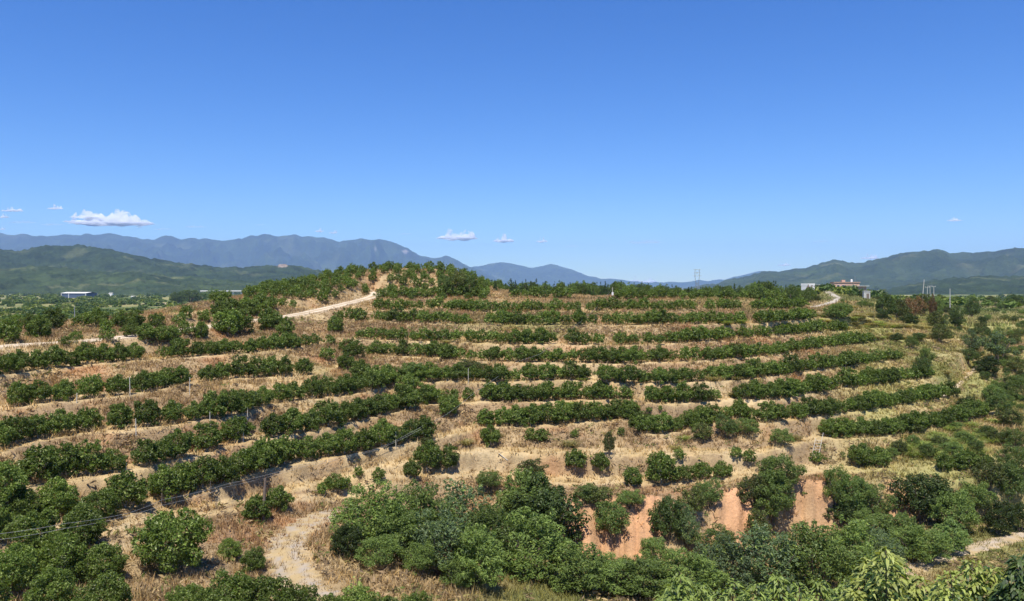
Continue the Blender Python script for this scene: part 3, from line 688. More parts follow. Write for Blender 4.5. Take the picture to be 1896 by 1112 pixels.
shrub_kind('lite', G_lite, 3, n=3600, L=0.06, W=0.024, shape='round')
shrub_kind('grey', G_grey, 3, n=4000, L=0.05, W=0.02, shape='tall')
shrub_kind('olive', G_olive, 3, n=3000, L=0.06, W=0.027, shape='round')
shrub_kind('brown', G_brown, 2, n=2600, L=0.06, W=0.027, shape='round', tip=0.1, tipcol=(0.25, 0.12, 0.05))
shrub_kind('pine', [(0.025, 0.055, 0.018), (0.04, 0.08, 0.025), (0.06, 0.1, 0.03)], 4, n=2200, L=0.055, W=0.02, shape='cone', tip=0.05)
shrub_kind('wood', [(0.07, 0.12, 0.028), (0.11, 0.165, 0.038), (0.13, 0.18, 0.045)], 4, n=2400, L=0.06, W=0.03, shape='round')
shrub_kind('open', G_grey, 2, n=2600, L=0.06, W=0.025, shape='open')
def put_shrub(kind, px, base, h, w, label, name='shrub', cat='shrub', group=None, above_d=0.0):
    g = hit(px, base); d = g[1]
    H = h / F * d; Wd = w / F * d / 0.92
    var = random.choice(SH[kind])
    t = thing(name, (g[0], g[1], g[2] - 0.03 * H), label, cat, group, random.uniform(0, 6.28), (Wd, Wd * random.uniform(0.8, 1.0), H * 1.03))
    add('crown', var[0], t); add('stem', var[1], t)
    return t


# wild thicket at the bottom middle and along the foot of the red bank: (kind, px, base, height, width, label)
WILD = [
 ('mid', 690, 1012, 118, 150, 'feathery green bush at the left end of the thicket by the gravel bend'),
 ('mid', 778, 1015, 122, 150, 'tall feathery bush at the back of the thicket, second from the gravel'),
 ('grey', 850, 1020, 128, 150, 'greyish green bush in the middle of the thicket'),
 ('mid', 905, 1050, 118, 140, 'yellowish green bush at the right of the thicket'),
 ('mid', 735, 1030, 100, 130, 'low green bush filling the front of the thicket'),
 ('grey', 810, 1062, 120, 140, 'leafy grey green bush at the front centre of the thicket'),
 ('mid', 880, 1085, 115, 150, 'broad green bush at the front right of the thicket'),
 ('dark', 640, 1032, 70, 66, 'small dark round bush left of the thicket at the gravel edge'),
 ('midround', 700, 1052, 62, 84, 'low round bush with pale tips before the thicket'),
 ('midround', 778, 1068, 72, 72, 'round bush standing in dry grass before the thicket'),
 ('midround', 846, 1088, 62, 84, 'dark low bush in dry grass at the thicket front'),
 ('mid', 975, 985, 118, 130, 'tall dark green tree left of the red bank, behind the thicket'),
 ('dark', 1008, 1018, 148, 150, 'large dark green bush hanging beside the red bank'),
 ('mid', 985, 1075, 130, 170, 'wide green bush below the large dark bush'),
 ('mid', 1075, 1095, 90, 150, 'green bush at the left foot of the red bank'),
 ('midround', 1140, 1098, 72, 110, 'low green bush under the middle of the red bank'),
 ('mid', 1190, 1104, 74, 130, 'feathery bush under the right of the red bank'),
 ('mid', 1275, 1104, 84, 140, 'green bush left of the tall bushes in the lower valley'),
 ('midround', 1215, 1050, 58, 78, 'dark bush at the right foot of the red bank'),
 ('midround', 1325, 1035, 62, 90, 'bush below the sunlit second red patch'),
 ('grey', 1350, 1090, 95, 140, 'grey green bush in the middle of the lower valley'),
 ('grey', 1425, 1095, 125, 150, 'grey green feathery tree in the lower valley'),
 ('mid', 1505, 1098, 132, 150, 'dark feathery tree below the third red patch'),
 ('mid', 1580, 1075, 110, 150, 'leafy bush right of the feathery trees in the valley'),
 ('lite', 1132, 995, 72, 78, 'bright green fern-like bush growing on the red bank'),
 ('dark', 1236, 1005, 92, 70, 'dark hanging bush between two red soil patches'),
 ('grey', 1272, 1012, 78, 58, 'grey green scrub hanging on the bank between red patches'),
 ('olive', 1402, 1005, 66, 50, 'olive scrub on the bank right of the second red patch'),
 ('olive', 1282, 955, 58, 60, 'olive bush at the top of the bank between red patches'),
 ('lite', 1312, 940, 60, 46, 'light green grassy bush at the lip of the bank'),
 ('mid', 1428, 962, 96, 104, 'rounded green tree between the second and third red patches'),
 ('midround', 1446, 905, 72, 90, 'green bush above the bank left of the ladder'),
 ('olive', 1395, 935, 60, 60, 'olive scrub on the bank left of the rounded tree'),
 ('midround', 1548, 940, 84, 54, 'upright leafy tree right of the ladder'),
 ('lite', 1580, 955, 80, 60, 'yellow green bush next to the upright leafy tree'),
 ('midround', 1612, 965, 80, 80, 'green bush on the bank left of the round mango-like tree'),
 ('dark', 1706, 968, 100, 104, 'large dark round tree on the bank at right'),
 ('mid', 1668, 1010, 60, 90, 'bush below the bare patch left of the round tree'),
 ('midround', 1765, 985, 82, 90, 'green bush right of the large round tree'),
 ('dark', 1560, 968, 42, 70, 'small dark bush at the foot of the third red patch'),
 ('midround', 1620, 1002, 60, 90, 'low bush at the foot of the bank near the bare patch'),
 ('mid', 1700, 1040, 70, 120, 'sprawling green bush by the valley track'),
 ('lite', 1760, 1022, 60, 90, 'pale green weedy bush by the valley track'),
 ('dark', 1848, 990, 68, 66, 'dark round bush beside the dusty valley track'),
 ('dark', 1890, 985, 60, 50, 'dark bush at the right edge above the valley track'),
 ('midround', 1800, 950, 62, 90, 'green bush above the dark round bush at right'),
 ('lite', 1868, 925, 80, 62, 'light green fern bush at the right edge'),
 ('olive', 1832, 905, 56, 54, 'olive bush below the short citrus row'),
 ('midround', 1880, 880, 60, 60, 'green bush at the right edge near the short citrus row'),
 ('grey', 1630, 1060, 80, 120, 'grey green bush in the valley left of the track'),
]
for k_, px, b_, h_, w_, lb in WILD: put_shrub(k_, px, b_, h_, w_, lb.replace('mango-like ', ''), group='wild bushes below the terraces')
# bushes hanging on the middle banks
MIDB = [('olive', 1128, 842, 46, 26, 'thin olive sapling on the middle bank below the citrus rows'), ('lite', 1345, 806, 40, 50, 'pale green scrub at the left end of the red step'), ('midround', 1385, 806, 34, 50, 'green scrub above the red step'),
        ('olive', 1300, 815, 34, 46, 'olive scrub left of the red step'), ('midround', 1448, 826, 34, 50, 'grey green scrub right of the red step'), ('olive', 790, 832, 26, 34, 'small olive scrub at the bottom of the gully'),
        ('olive', 985, 888, 40, 60, 'dry olive scrub at the edge of the lower bench'), ('midround', 905, 905, 38, 56, 'green scrub on the lip above the thicket'), ('olive', 1105, 932, 34, 60, 'olive scrub on the lip of the red bank'),
        ('midround', 1165, 938, 34, 60, 'green scrub on the lip of the red bank'), ('lite', 1085, 925, 30, 46, 'pale scrub on the left lip of the red bank'), ('olive', 870, 690, 26, 60, 'yellowish scrub between citrus rows near the gully'), ('lite', 765, 704, 36, 66, 'broad green bush in the fifth row beside the gully')]
for k_, px, b_, h_, w_, lb in MIDB: put_shrub(k_, px, b_, h_, w_, lb, group='scrub on the banks')
# right-hand slope
RS = [('dark', 1640, 590, 46, 46, 'dark tree at the left of the hedge below the houses'), ('olive', 1664, 592, 40, 40, 'olive tree in the hedge below the houses'), ('brown', 1690, 592, 46, 44, 'reddish brown tree in the hedge right of the houses'), ('dark', 1682, 602, 24, 40, 'low dark bush below the reddish brown tree'),
      ('olive', 1712, 585, 44, 30, 'olive tree beside the tall leaning pole'), ('midround', 1732, 580, 36, 34, 'green tree right of the tall pole'), ('brown', 1727, 590, 48, 16, 'narrow rust red tree near the poles'), ('dark', 1772, 606, 36, 34, 'very dark bush on the right slope'), ('olive', 1734, 612, 38, 36, 'round olive bush left of the very dark bush'), ('olive', 1742, 634, 36, 46, 'large olive bush in the right slope'),
      ('dark', 1800, 588, 38, 28, 'dark upright tree on the right slope'), ('open', 1850, 672, 62, 74, 'pale twiggy tree at the right edge'), ('dark', 1828, 692, 34, 50, 'dark bush under the pale twiggy tree'), ('midround', 1878, 735, 46, 54, 'green bush at the right edge below the twiggy tree'), ('olive', 1882, 690, 34, 40, 'olive bush at the right edge under the twiggy tree'),
      ('lite', 1838, 742, 34, 44, 'bright bush right of the short pale path'), ('lite', 1852, 770, 46, 50, 'light green bush below the bright bush at right'), ('grey', 1800, 655, 44, 60, 'grey green bush above the short pale path'), ('lite', 1792, 672, 30, 40, 'yellowish tuft above the short pale path'), ('midround', 1716, 675, 34, 30, 'green bush at the end of the fourth citrus row'),
      ('midround', 1706, 700, 40, 38, 'leafy bush at the end of the sixth citrus row'), ('midround', 1690, 645, 26, 26, 'small bush on the pale grass steps'), ('dark', 1660, 632, 16, 26, 'dark low bush on the lower pale grass step'), ('dark', 1700, 630, 16, 26, 'dark low bush at the right of the pale grass steps'), ('dark', 1632, 590, 18, 30, 'dark low bush above the pale grass steps'), ('midround', 1548, 596, 34, 50, 'green bush at the end of the top citrus rows'), ('midround', 1560, 588, 30, 44, 'second green bush by the lane bend'),
      ('dark', 1790, 770, 40, 40, 'dark bush on the lower right slope'), ('midround', 1880, 830, 42, 46, 'green shrub at the right edge of the fern bank'), ('olive', 1870, 790, 36, 50, 'mixed green shrub at the right edge')]
for k_, px, b_, h_, w_, lb in RS: put_shrub(k_, px, b_, h_, w_, lb, group='trees and bushes on the right slope')
rs = np.random.default_rng(21); n_ = 0; placed = []
while n_ < 190:
    px = rs.uniform(1650, 1990); py = rs.uniform(556, 760)
    if px < 1716 + (py - 580) * 0.82 and py > 572: continue
    g = hit(px, py)
    if any((g[0] - q[0]) ** 2 + (g[1] - q[1]) ** 2 < (0.008 * g[1] + 0.4) ** 2 for q in placed): continue
    placed.append(g); h_ = rs.uniform(9, 20) * (0.7 + 0.5 * (py - 556) / 200); kd = rs.choice(['dark', 'midround', 'olive', 'lite', 'olive', 'grey', 'midround', 'lite'])
    put_shrub(str(kd), px, py, h_, h_ * rs.uniform(1.0, 1.6), 'low bush in the mixed scrub covering the right slope', name='scrub_bush', cat='shrub', group='mixed scrub on the right slope')['shade'] = str(kd); n_ += 1
# wood along the ridge
rw = np.random.default_rng(31); n_ = 0; placed = []; tries = 0
while n_ < 210 and tries < 9000:
    tries += 1
    px = rw.uniform(880, 1530); d = rw.uniform(126, 178)
    if px > 1470 and d > 160: continue
    x = (px - CX) / F * d; z = float(zat(np.float64(x), np.float64(d)))
    if not road_clear(x, d, 1.2) or any((x - q[0]) ** 2 + (d - q[1]) ** 2 < 2.0 ** 2 for q in placed): continue
    placed.append((x, d)); ytop = np.interp(px, [880, 920, 960, 1000, 1050, 1100, 1150, 1200, 1260, 1310, 1380, 1420, 1460, 1530], [518, 514, 515, 516, 519, 519, 518, 521, 527, 528, 522, 517, 523, 532])
    top = (HY - ytop) / F * d; h_ = max(1.6, (top - z) * rw.uniform(0.62, 1.04))
    kd = 'pine' if rw.random() < 0.45 else 'wood'; var = SH[kd][rw.integers(0, len(SH[kd]))]; wd = h_ * rw.uniform(0.8, 1.25) * (0.9 if kd == 'wood' else 0.8)
    t = thing('ridge_pine' if kd == 'pine' else 'ridge_tree', (x, d, z - 0.1), 'small dark pine in the wood along the ridge' if kd == 'pine' else 'small leafy tree in the wood along the ridge', 'pine tree' if kd == 'pine' else 'tree', 'pines in the ridge wood' if kd == 'pine' else 'leafy trees in the ridge wood', rw.uniform(0, 6.28), (wd, wd, h_))
    add('crown', var[0], t); add('trunk', var[1], t); n_ += 1
put_shrub('brown', 1500, 560, 34, 20, 'rust brown tree at the right end of the ridge wood', name='ridge_tree', cat='tree')
put_shrub('olive', 850, 545, 50, 50, 'reddish olive bush on the right shoulder of the knoll'); put_shrub('lite', 825, 545, 40, 44, 'yellow green bush on the right shoulder of the knoll'); put_shrub('lite', 872, 548, 40, 36, 'pale bamboo-like bush at the right end of the knoll')
put_shrub('dark', 330, 562, 22, 36, 'dark bush on the mound behind the dirt road'); put_shrub('wood', 352, 560, 26, 50, 'green bush on the mound behind the dirt road'); put_shrub('wood', 395, 556, 24, 44, 'green bush on the skyline mound left of the bridge')

hb_ = np.random.default_rng(12); k_ = 0
for i in range(300):
    px = hb_.uniform(1478, 1650); py = hb_.uniform(537, 572); g = hit(px, py)
    if k_ >= 34 or not road_clear(g[0], g[1], 2.2) or (1486 < px < 1508 and py > 545) or (1540 < px < 1590 and py < 541): continue
    put_shrub(str(hb_.choice(['olive', 'lite', 'midround', 'dark', 'brown'], p=[0.35, 0.25, 0.25, 0.1, 0.05])), px, py, hb_.uniform(6, 13), hb_.uniform(9, 18), f'low bush on the slope by the lane and houses, {ordinal(k_)} added', name='hilltop_bush', group='bushes on the hilltop by the houses'); k_ += 1
# ferns on the bank at right
def fern_clump(seed, pal):
    r = np.random.default_rng(seed); n = 260
    roots = np.stack([r.normal(scale=0.22, size=n), r.normal(scale=0.22, size=n), np.zeros(n)], 1)
    v, f, c = blades(r, roots, 0.8, 0.07, 0.7, pal, 4, 0.55)
    return mesh_of('fern_fronds', v, f, c, M_shrub)
FERN = [fern_clump(k, [(0.22, 0.29, 0.06), (0.3, 0.35, 0.09), (0.15, 0.21, 0.045), (0.28, 0.28, 0.09)]) for k in range(4)]
FERN_D = [fern_clump(k + 20, [(0.3, 0.26, 0.1), (0.24, 0.23, 0.08), (0.36, 0.29, 0.13)]) for k in range(4)]
rf = np.random.default_rng(8)
FC = []
for i in range(30):
    px = rf.uniform(1672, 1868); t_ = rf.random()
    yt = np.interp(px, [1640, 1700, 1760, 1834, 1885], [822, 812, 795, 775, 765]); yb = np.interp(px, [1640, 1700, 1760, 1834, 1885], [840, 852, 845, 835, 815])
    g = hit(px, yt + (yb - yt) * t_); s_ = rf.uniform(0.7, 1.35)
    t = thing('fern_clump', tuple(g - np.array([0, 0, 0.05])), 'light green arching fern clump on the bank at right', 'fern', 'ferns on the right bank', rf.uniform(0, 6.28), (s_, s_, s_))
    add('fronds', FERN[rf.integers(0, 4)], t); FC.append(t)
for i, (px, py, h_, w_, kd_) in enumerate([(1665, 838, 26, 34, 'olive'), (1690, 826, 22, 30, 'lite'), (1718, 846, 28, 36, 'midround'), (1740, 828, 24, 34, 'olive'), (1762, 842, 26, 40, 'lite'), (1785, 822, 26, 36, 'midround'), (1806, 836, 28, 36, 'lite'), (1828, 812, 26, 36, 'midround'), (1848, 822, 28, 40, 'olive'), (1650, 850, 24, 30, 'midround'), (1700, 800, 16, 30, 'olive'), (1770, 795, 16, 34, 'lite')]):
    put_shrub(kd_, px, py, h_, w_, f'bush among the ferns on the right bank, {ordinal(i)} of twelve', name='bank_bush', group='bushes among the ferns')
SG = []
for i in range(230):                                       # dry silvergrass clumps on the other banks
    row = rf.choice(['B', 'C', 'D', 'E', 'F', 'G', 'H']); px = rf.uniform(700, 1830) if rf.random() < 0.45 else rf.uniform(1300, 1830)
    D, Yp, Zr = ROW[row]; d = float(np.interp(px, PXC, D)) + rf.uniform(1.2, 3.0); x = (px - CX) / F * d; s_ = rf.uniform(0.6, 1.15)
    if i >= 130:
        row = rf.choice(['A', 'B', 'C', 'D']); D = ROW[row][0]; px = rf.uniform(1545, 1730); d = float(np.interp(px, PXC, D)) + rf.uniform(0.8, 2.6); x = (px - CX) / F * d; s_ = rf.uniform(0.8, 1.3)
    if not road_clear(x, d, 0.4): continue
    t = thing('grass_clump', (x, d, float(zat(np.float64(x), np.float64(d))) - 0.05), 'dry yellowish grass clump on a bank between citrus rows', 'grass clump', 'dry grass clumps between the rows', rf.uniform(0, 6.28), (s_, s_, s_))
    add('blades', (FERN_D if rf.random() < 0.75 else FERN)[rf.integers(0, 4)], t); SG.append((row, t))

# ------------------------------------------------------------------ dry grass over the whole slope (uncountable)
rg_ = np.random.default_rng(55)
ngr = 150000
ci = rg_.integers(0, NC, ngr * 2); px = PXC[ci] + rg_.uniform(-2.5, 2.5, ngr * 2); d = 28 + (136 - 28) * rg_.random(ngr * 2) ** 0.8
ok = (px > -60) & (px < 1960)
px = px[ok][:ngr]; d = d[ok][:ngr]; x = (px - CX) / F * d
cj = np.clip(np.searchsorted(DG, d), 0, ND - 1); ii = np.clip(((px - PXC[0]) / (PXC[1] - PXC[0])).astype(int), 0, NC - 1)
ris = RIS[ii, cj]; cc = C[ii, cj]; rd = RD[ii, cj]; isbank = bank[ii, cj] & (inred[ii, cj] > 0.5)
keep = ((rg_.random(len(x)) < 0.35 + 0.65 * ris) & (RDM[ii, cj] > 0.0)) & (rd > np.where(rg_.random(len(x)) < 0.55, -1.0, 0.0)) & ~(isbank & (rg_.random(len(x)) < 0.93))
x = x[keep]; d = d[keep]; cc = cc[keep]; ris = ris[keep]
z = zat(x, d) - 0.02
roots = np.stack([x, d, z], 1)
m = 5
roots = np.repeat(roots, m, 0) + np.concatenate([rg_.normal(scale=0.10, size=(len(x) * m, 2)), np.zeros((len(x) * m, 1))], 1)
base = np.repeat(cc, m, 0)
pal = np.stack([base * 1.35, base * np.array([1.2, 1.1, 0.85]), base * 0.65], 1)
patch = np.clip(0.75 + 0.8 * fbm(roots[:, 0] / 2.5, roots[:, 1] / 2.5, 3), 0.35, 1.4)
dd = np.repeat(d, m)
v, f, c = blades(rg_, roots, 0.42 * patch, 0.028 + 0.0005 * dd, 0.85, pal)
add('dry_grass', mesh_of('dry_grass', v, f, c, M_grass), kind='stuff', label='dry straw grass covering the benches and banks', category='grass')

# coarse grass on the far hilltop and the right slope
px = rg_.uniform(1440, 1990, 26000); d = 132 * (420 / 132) ** rg_.random(26000); x = (px - CX) / F * d
cj = np.clip(np.searchsorted(DG, d), 0, ND - 1); ii = np.clip(((px - PXC[0]) / (PXC[1] - PXC[0])).astype(int), 0, NC - 1)
kp = RD[ii, cj] > 0.1; x = x[kp]; d = d[kp]; cc = C[ii, cj][kp]
roots = np.repeat(np.stack([x, d, zat(x, d) - 0.05], 1), 4, 0) + np.concatenate([rg_.normal(scale=0.25, size=(len(x) * 4, 2)), np.zeros((len(x) * 4, 1))], 1)
base = np.repeat(cc, 4, 0); v, f, c = blades(rg_, roots, 0.55 * np.clip(0.8 + fbm(roots[:, 0] / 5, roots[:, 1] / 5, 3), 0.3, 1.6), 0.18, 0.8, np.stack([base * 1.35, base * np.array([0.9, 1.05, 0.8]), base * 0.6], 1))
add('hilltop_grass', mesh_of('hilltop_grass', v, f, c, M_grass), kind='stuff', label='coarse grass on the far hilltop and right slope', category='grass')
# dead bracken and low weeds matted over the banks
rb = np.random.default_rng(91); nb = 42000
px = rb.uniform(-40, 1940, nb); d = 30 + (134 - 30) * rb.random(nb) ** 0.85; x = (px - CX) / F * d
cj = np.clip(np.searchsorted(DG, d), 0, ND - 1); ii = np.clip(((px - PXC[0]) / (PXC[1] - PXC[0])).astype(int), 0, NC - 1)
dens = fbm(x / 3.0 + 11, d / 3.0, 3)
keep = (rb.random(nb) < np.clip(RIS[ii, cj] * (0.45 + 1.3 * dens), 0.02, 1)) & (RD[ii, cj] > 0.2) & ~(bank[ii, cj] & (inred[ii, cj] > 0.5) & (rb.random(nb) < 0.8))
x = x[keep]; d = d[keep]; px = px[keep]; nk = len(x); m = 9
ctr = np.stack([x, d, zat(x, d)], 1)
pb = np.array([(0.28, 0.2, 0.12), (0.4, 0.29, 0.16), (0.2, 0.15, 0.095), (0.46, 0.34, 0.17)]); pg = np.array([(0.15, 0.18, 0.05), (0.2, 0.21, 0.07), (0.11, 0.15, 0.04), (0.28, 0.25, 0.09)])
green = rb.random(nk) < np.clip(0.14 + 0.9 * fbm(x / 9, d / 9 + 50, 2) + 0.25 * sstep(1300, 1800, px), 0.03, 0.75)
col = np.where(green[:, None], pg[rb.integers(0, 4, nk)], pb[rb.integers(0, 4, nk)])
P_ = np.repeat(ctr, m, 0) + rb.normal(size=(nk * m, 3)) * np.array([0.2, 0.2, 0.09]) + np.array([0, 0, 0.12])
t1 = rb.normal(size=(nk * m, 3)) * np.array([1, 1, 0.7]); t1 /= np.linalg.norm(t1, axis=1)[:, None]; t2 = np.cross(t1, rb.normal(size=(nk * m, 3))); t2 /= np.linalg.norm(t2, axis=1)[:, None]
l_ = (0.1 + 0.14 * rb.random(nk * m))[:, None]
v = np.stack([P_ - t1 * l_, P_ + t2 * l_ * 0.3, P_ + t1 * l_, P_ - t2 * l_ * 0.3], 1).reshape(-1, 3)
add('bracken', mesh_of('bracken', v, np.arange(nk * m * 4).reshape(-1, 4), np.repeat(np.repeat(col, m, 0) * (0.7 + 0.6 * rb.random(nk * m))[:, None], 4, 0), M_grass), kind='stuff', label='dead brown bracken and low weeds matted over the banks', category='undergrowth')

# scrub on the valley floor at left, too far to tell apart
rv = np.random.default_rng(66)
tv, tf, tcol = foliage(rv, [(0, 0, 0.4, 0.5, 0.5, 0.4), (0.35, 0.1, 0.35, 0.35, 0.3, 0.3), (-0.3, -0.2, 0.35, 0.3, 0.35, 0.35)], 44, 0.5, 0.34, G_mid, tip=0.1)
Vs = []; Fs = []; Cs = []; off = 0
for i in range(3200):
    d = 180 * (1500 / 180) ** rv.random(); px = rv.uniform(-250, 640) if rv.random() < 0.75 else rv.uniform(1450, 2150)
    if px > 1400: d = 260 * (1400 / 260) ** rv.random()
    x = (px - CX) / F * d
    if fbm(np.float64(x / 40), np.float64(d / 60), 2) < -0.2: continue
    s_ = rv.uniform(1.6, 3.6) * (1 + d / 900)
    a = rv.random() * 6.28; R = np.array([[math.cos(a), -math.sin(a), 0], [math.sin(a), math.cos(a), 0], [0, 0, 1]])
    Vs.append((tv * s_ * np.array([1.2, 1.2, 0.9])) @ R.T + np.array([x, d, float(zat(np.float64(x), np.float64(d)))])); Fs.append(tf + off); off += len(tv)
    pal_ = np.array([(0.8, 0.85, 0.7), (1.1, 1.1, 0.9), (1.5, 1.3, 0.9), (0.6, 0.7, 0.6)])[rv.integers(0, 4)]
    Cs.append(tcol * pal_)
add('valley_scrub', mesh_of('valley_scrub', np.concatenate(Vs), np.concatenate(Fs), np.concatenate(Cs), M_shrub), kind='stuff', label='distant scrub and orchards on the valley floor', category='scrub')

def left_to_right(objs): return sorted(objs, key=lambda o: o.location.x / o.location.y)
for i, o in enumerate(left_to_right(FC)): o['label'] = f'light green arching fern clump, {ordinal(i)} from the left on the right bank'
RN = {'A': 'top', 'B': 'second', 'C': 'third', 'D': 'fourth', 'E': 'fifth', 'F': 'sixth', 'G': 'lowest long', 'H': 'lowest right'}
for rn_ in RN:
    for i, o in enumerate(left_to_right([t for r_, t in SG if r_ == rn_])): o['label'] = f'dry grass clump, {ordinal(i)} from the left behind the {RN[rn_]} terrace row'
for i, o in enumerate(left_to_right([o for o in COL.objects if o.name.startswith('hilltop_bush')])): o['label'] = f'low bush by the lane and hilltop houses, {ordinal(i)} from the left'
for i, o in enumerate(left_to_right([o for o in COL.objects if o.name.startswith('bank_bush')])): o['label'] = f'low bush among the ferns on the right bank, {ordinal(i)} from the left'
SHN = {'dark': 'dark green', 'midround': 'mid green', 'olive': 'olive', 'lite': 'pale green', 'grey': 'grey green'}
for kd_, nm_ in SHN.items():
    for i, o in enumerate(left_to_right([o for o in COL.objects if o.get('shade') == kd_])): o['label'] = f'low {nm_} bush, {ordinal(i)} of its colour from the left on the right slope'; del o['shade']
for pre, nm_ in (('ridge_pine', 'small dark pine'), ('ridge_tree', 'small leafy tree')):
    for i, o in enumerate(left_to_right([o for o in COL.objects if o.name.startswith(pre) and o.get('group')])): o['label'] = f'{nm_}, {ordinal(i) if i < 99 else "hundred and " + ordinal(i - 100) if i > 99 else "hundredth"} of its kind from the left along the ridge wood'

# ------------------------------------------------------------------ buildings, poles, cables and other made things
M_white = plain('white_render', (0.72, 0.71, 0.68), 0.8, 0.06, 0.8)
M_pink = plain('pink_render', (0.52, 0.33, 0.25), 0.85, 0.1, 0.6)
M_red = plain('red_tiles', (0.4, 0.27, 0.2), 0.8, 0.2, 2)
M_grey = plain('concrete', (0.42, 0.41, 0.38), 0.9, 0.15, 2)
M_dark = plain('dark_glass', (0.03, 0.035, 0.045), 0.2, 0.1, 1)
M_blue = plain('blue_grey_cladding', (0.07, 0.1, 0.16), 0.6, 0.08, 0.3)
M_steel = plain('galvanised_steel', (0.3, 0.31, 0.33), 0.5, 0.08, 3, 0.6)
M_wood = plain('weathered_wood', (0.17, 0.13, 0.1), 0.9, 0.25, 6)
M_stake = plain('bamboo_stake', (0.52, 0.48, 0.4), 0.8, 0.15, 6)
M_ladder = plain('bleached_timber', (0.5, 0.46, 0.39), 0.85, 0.15, 6)
M_cable = plain('cable', (0.34, 0.34, 0.33), 0.6, 0.05, 2)
M_orange = plain('orange_brick', (0.5, 0.28, 0.16), 0.85, 0.1, 2)
def mk(name, vf, mat, parent, smooth=False): return add(name, mesh_of(name, vf[0], vf[1], None, mat, smooth), parent)
def at(px, d, py=None):
    x = (px - CX) / F * d; return (x, d, float(zat(np.float64(x), np.float64(d))) if py is None else -(py - HY) / F * d)
def building(name, loc, rz, sx, sy, sz, wall_m, roof_m, label, windows=(), doors=(), parapet=0.0, roof_t=0.25, over=0.3):
    t = thing(name, loc, label, 'building', None, rz)
    mk('wall', box(0, 0, sz / 2 - 0.4, sx, sy, sz + 0.8), wall_m, t)
    rf_ = mk('roof', box(0, 0, sz + roof_t / 2, sx + over * 2, sy + over * 2, roof_t), roof_m, t)
    if parapet:
        for (bx, by, w, l) in ((0, -(sy / 2 + over - 0.1), sx + over * 2, 0.2), (0, sy / 2 + over - 0.1, sx + over * 2, 0.2), (-(sx / 2 + over - 0.1), 0, 0.2, sy + over * 2 - 0.44), (sx / 2 + over - 0.1, 0, 0.2, sy + over * 2 - 0.44)):
            mk('parapet', box(bx, by, sz + roof_t + parapet / 2, w, l, parapet), wall_m, rf_)
    for (wx, wz, ww, wh) in windows:
        w_ = mk('window', box(wx, -sy / 2 - 0.02, wz, ww + 0.16, 0.1, wh + 0.16), M_white, t)
        mk('pane', box(wx, -sy / 2 - 0.075, wz, ww, 0.03, wh), M_dark, w_)
    for (wx, ww, wh) in doors:
        mk('door', box(wx, -sy / 2 - 0.03, wh / 2, ww, 0.1, wh), M_wood, t)
    return t
bz = at(1495, 250)[2]
b1 = building('white_house', (at(1496, 262)[0], 262, -(547 - HY) / F * 262), 0.5, 3.4, 2.8, 3.4, M_white, M_white, 'white walled small house left of the winding lane', windows=((-1.0, 2.6, 0.8, 1.0),), doors=((0.9, 0.9, 2.0),), parapet=0.5, over=0.05)
building('brick_shed', (at(1510, 290)[0], 290, -(538 - HY) / F * 290), 0.1, 2.0, 2.0, 2.2, M_orange, M_grey, 'small orange brick shed beside the white house', doors=((-0.4, 0.8, 1.7),), over=0.2)
b2 = building('pink_house', (at(1564, 335)[0], 335, -(537 - HY) / F * 335), -0.12, 10.5, 6, 3.3, M_pink, M_red, 'low pink house with red roof edge on the hilltop at right', windows=((-3.6, 1.7, 1.1, 1.1), (-1.4, 1.7, 1.1, 1.1), (2.8, 1.7, 1.1, 1.1)), doors=((0.9, 1.0, 2.1),), roof_t=0.3)
mk('stair_head', box(-0.6, 0.4, 4.05, 1.4, 1.6, 0.9), M_pink, b2)
tk = thing('water_tank', (b2.location.x + 3.0, 335, b2.location.z + 3.6), 'white water tank on the roof of the pink house', 'water tank')
vt, ft = tube([(0, 0, 0), (0, 0, 0.9), (0, 0, 1.15)], [0.45, 0.45, 0.12], 12); mk('tank_body', (vt, ft), M_white, tk)
vt, ft = tube([(0, 0, 1.13), (0, 0, 1.24)], [0.16, 0.14], 10); mk('lid', (vt, ft), M_grey, tk)
building('canopy_shed', (at(1592, 320)[0], 320, -(541 - HY) / F * 320), 0.15, 4.0, 3.0, 2.6, M_pink, M_white, 'low shed with a pale flat canopy right of the pink house', over=0.8, roof_t=0.15)
building('grey_hut', (at(1604, 232)[0], 232, -(553 - HY) / F * 232), -0.2, 1.8, 1.8, 2.2, M_grey, M_grey, 'small grey concrete hut below the pink house', doors=((0.2, 0.7, 1.6),), over=0.1)
# warehouse and bridge in the valley
wd = 1250
wh = thing('warehouse', ((147 - CX) / F * wd, wd, -(553.5 - HY) / F * wd), 'dark blue-grey warehouse with white roof edge in the valley', 'warehouse', None, -0.22)
mk('wall', box(0, 0, 5.2, 46, 24, 9), M_blue, wh); mk('base_wall', box(0, 0, 0, 46.3, 24.3, 2.6), M_white, wh)
rfv = np.array([(-24, -13, 10), (24, -13, 10), (24, 13, 10), (-24, 13, 10), (-24, 0, 11.6), (24, 0, 11.6), (-24, -13, 9.6), (24, -13, 9.6), (24, 13, 9.6), (-24, 13, 9.6)])
mk('roof', (rfv, np.array([(0, 1, 5, 4), (3, 4, 5, 2), (0, 6, 7, 1), (2, 8, 9, 3), (6, 9, 8, 7), (0, 4, 4, 3), (1, 2, 2, 5)])[:5]), M_white, wh)
for i, xx in enumerate((-23.2, -9, 23.2)): mk('corner_post', box(xx, -12.35, 5, 0.9, 0.5, 9.6), M_white, wh)
for xx in (8, 15, 21): mk('door', box(xx, -12.25, 2.2, 3.4, 0.3, 4.2), M_white, wh)
fb = thing('farm_building', ((108 - CX) / F * 1180, 1180, -(555 - HY) / F * 1180), 'small pale farm building left of the warehouse', 'building')
mk('wall', box(0, 0, 1.2, 8, 5, 2.8), M_white, fb); mk('roof', box(0, 0, 2.75, 8.8, 5.8, 0.3), M_grey, fb)
bd = 1350
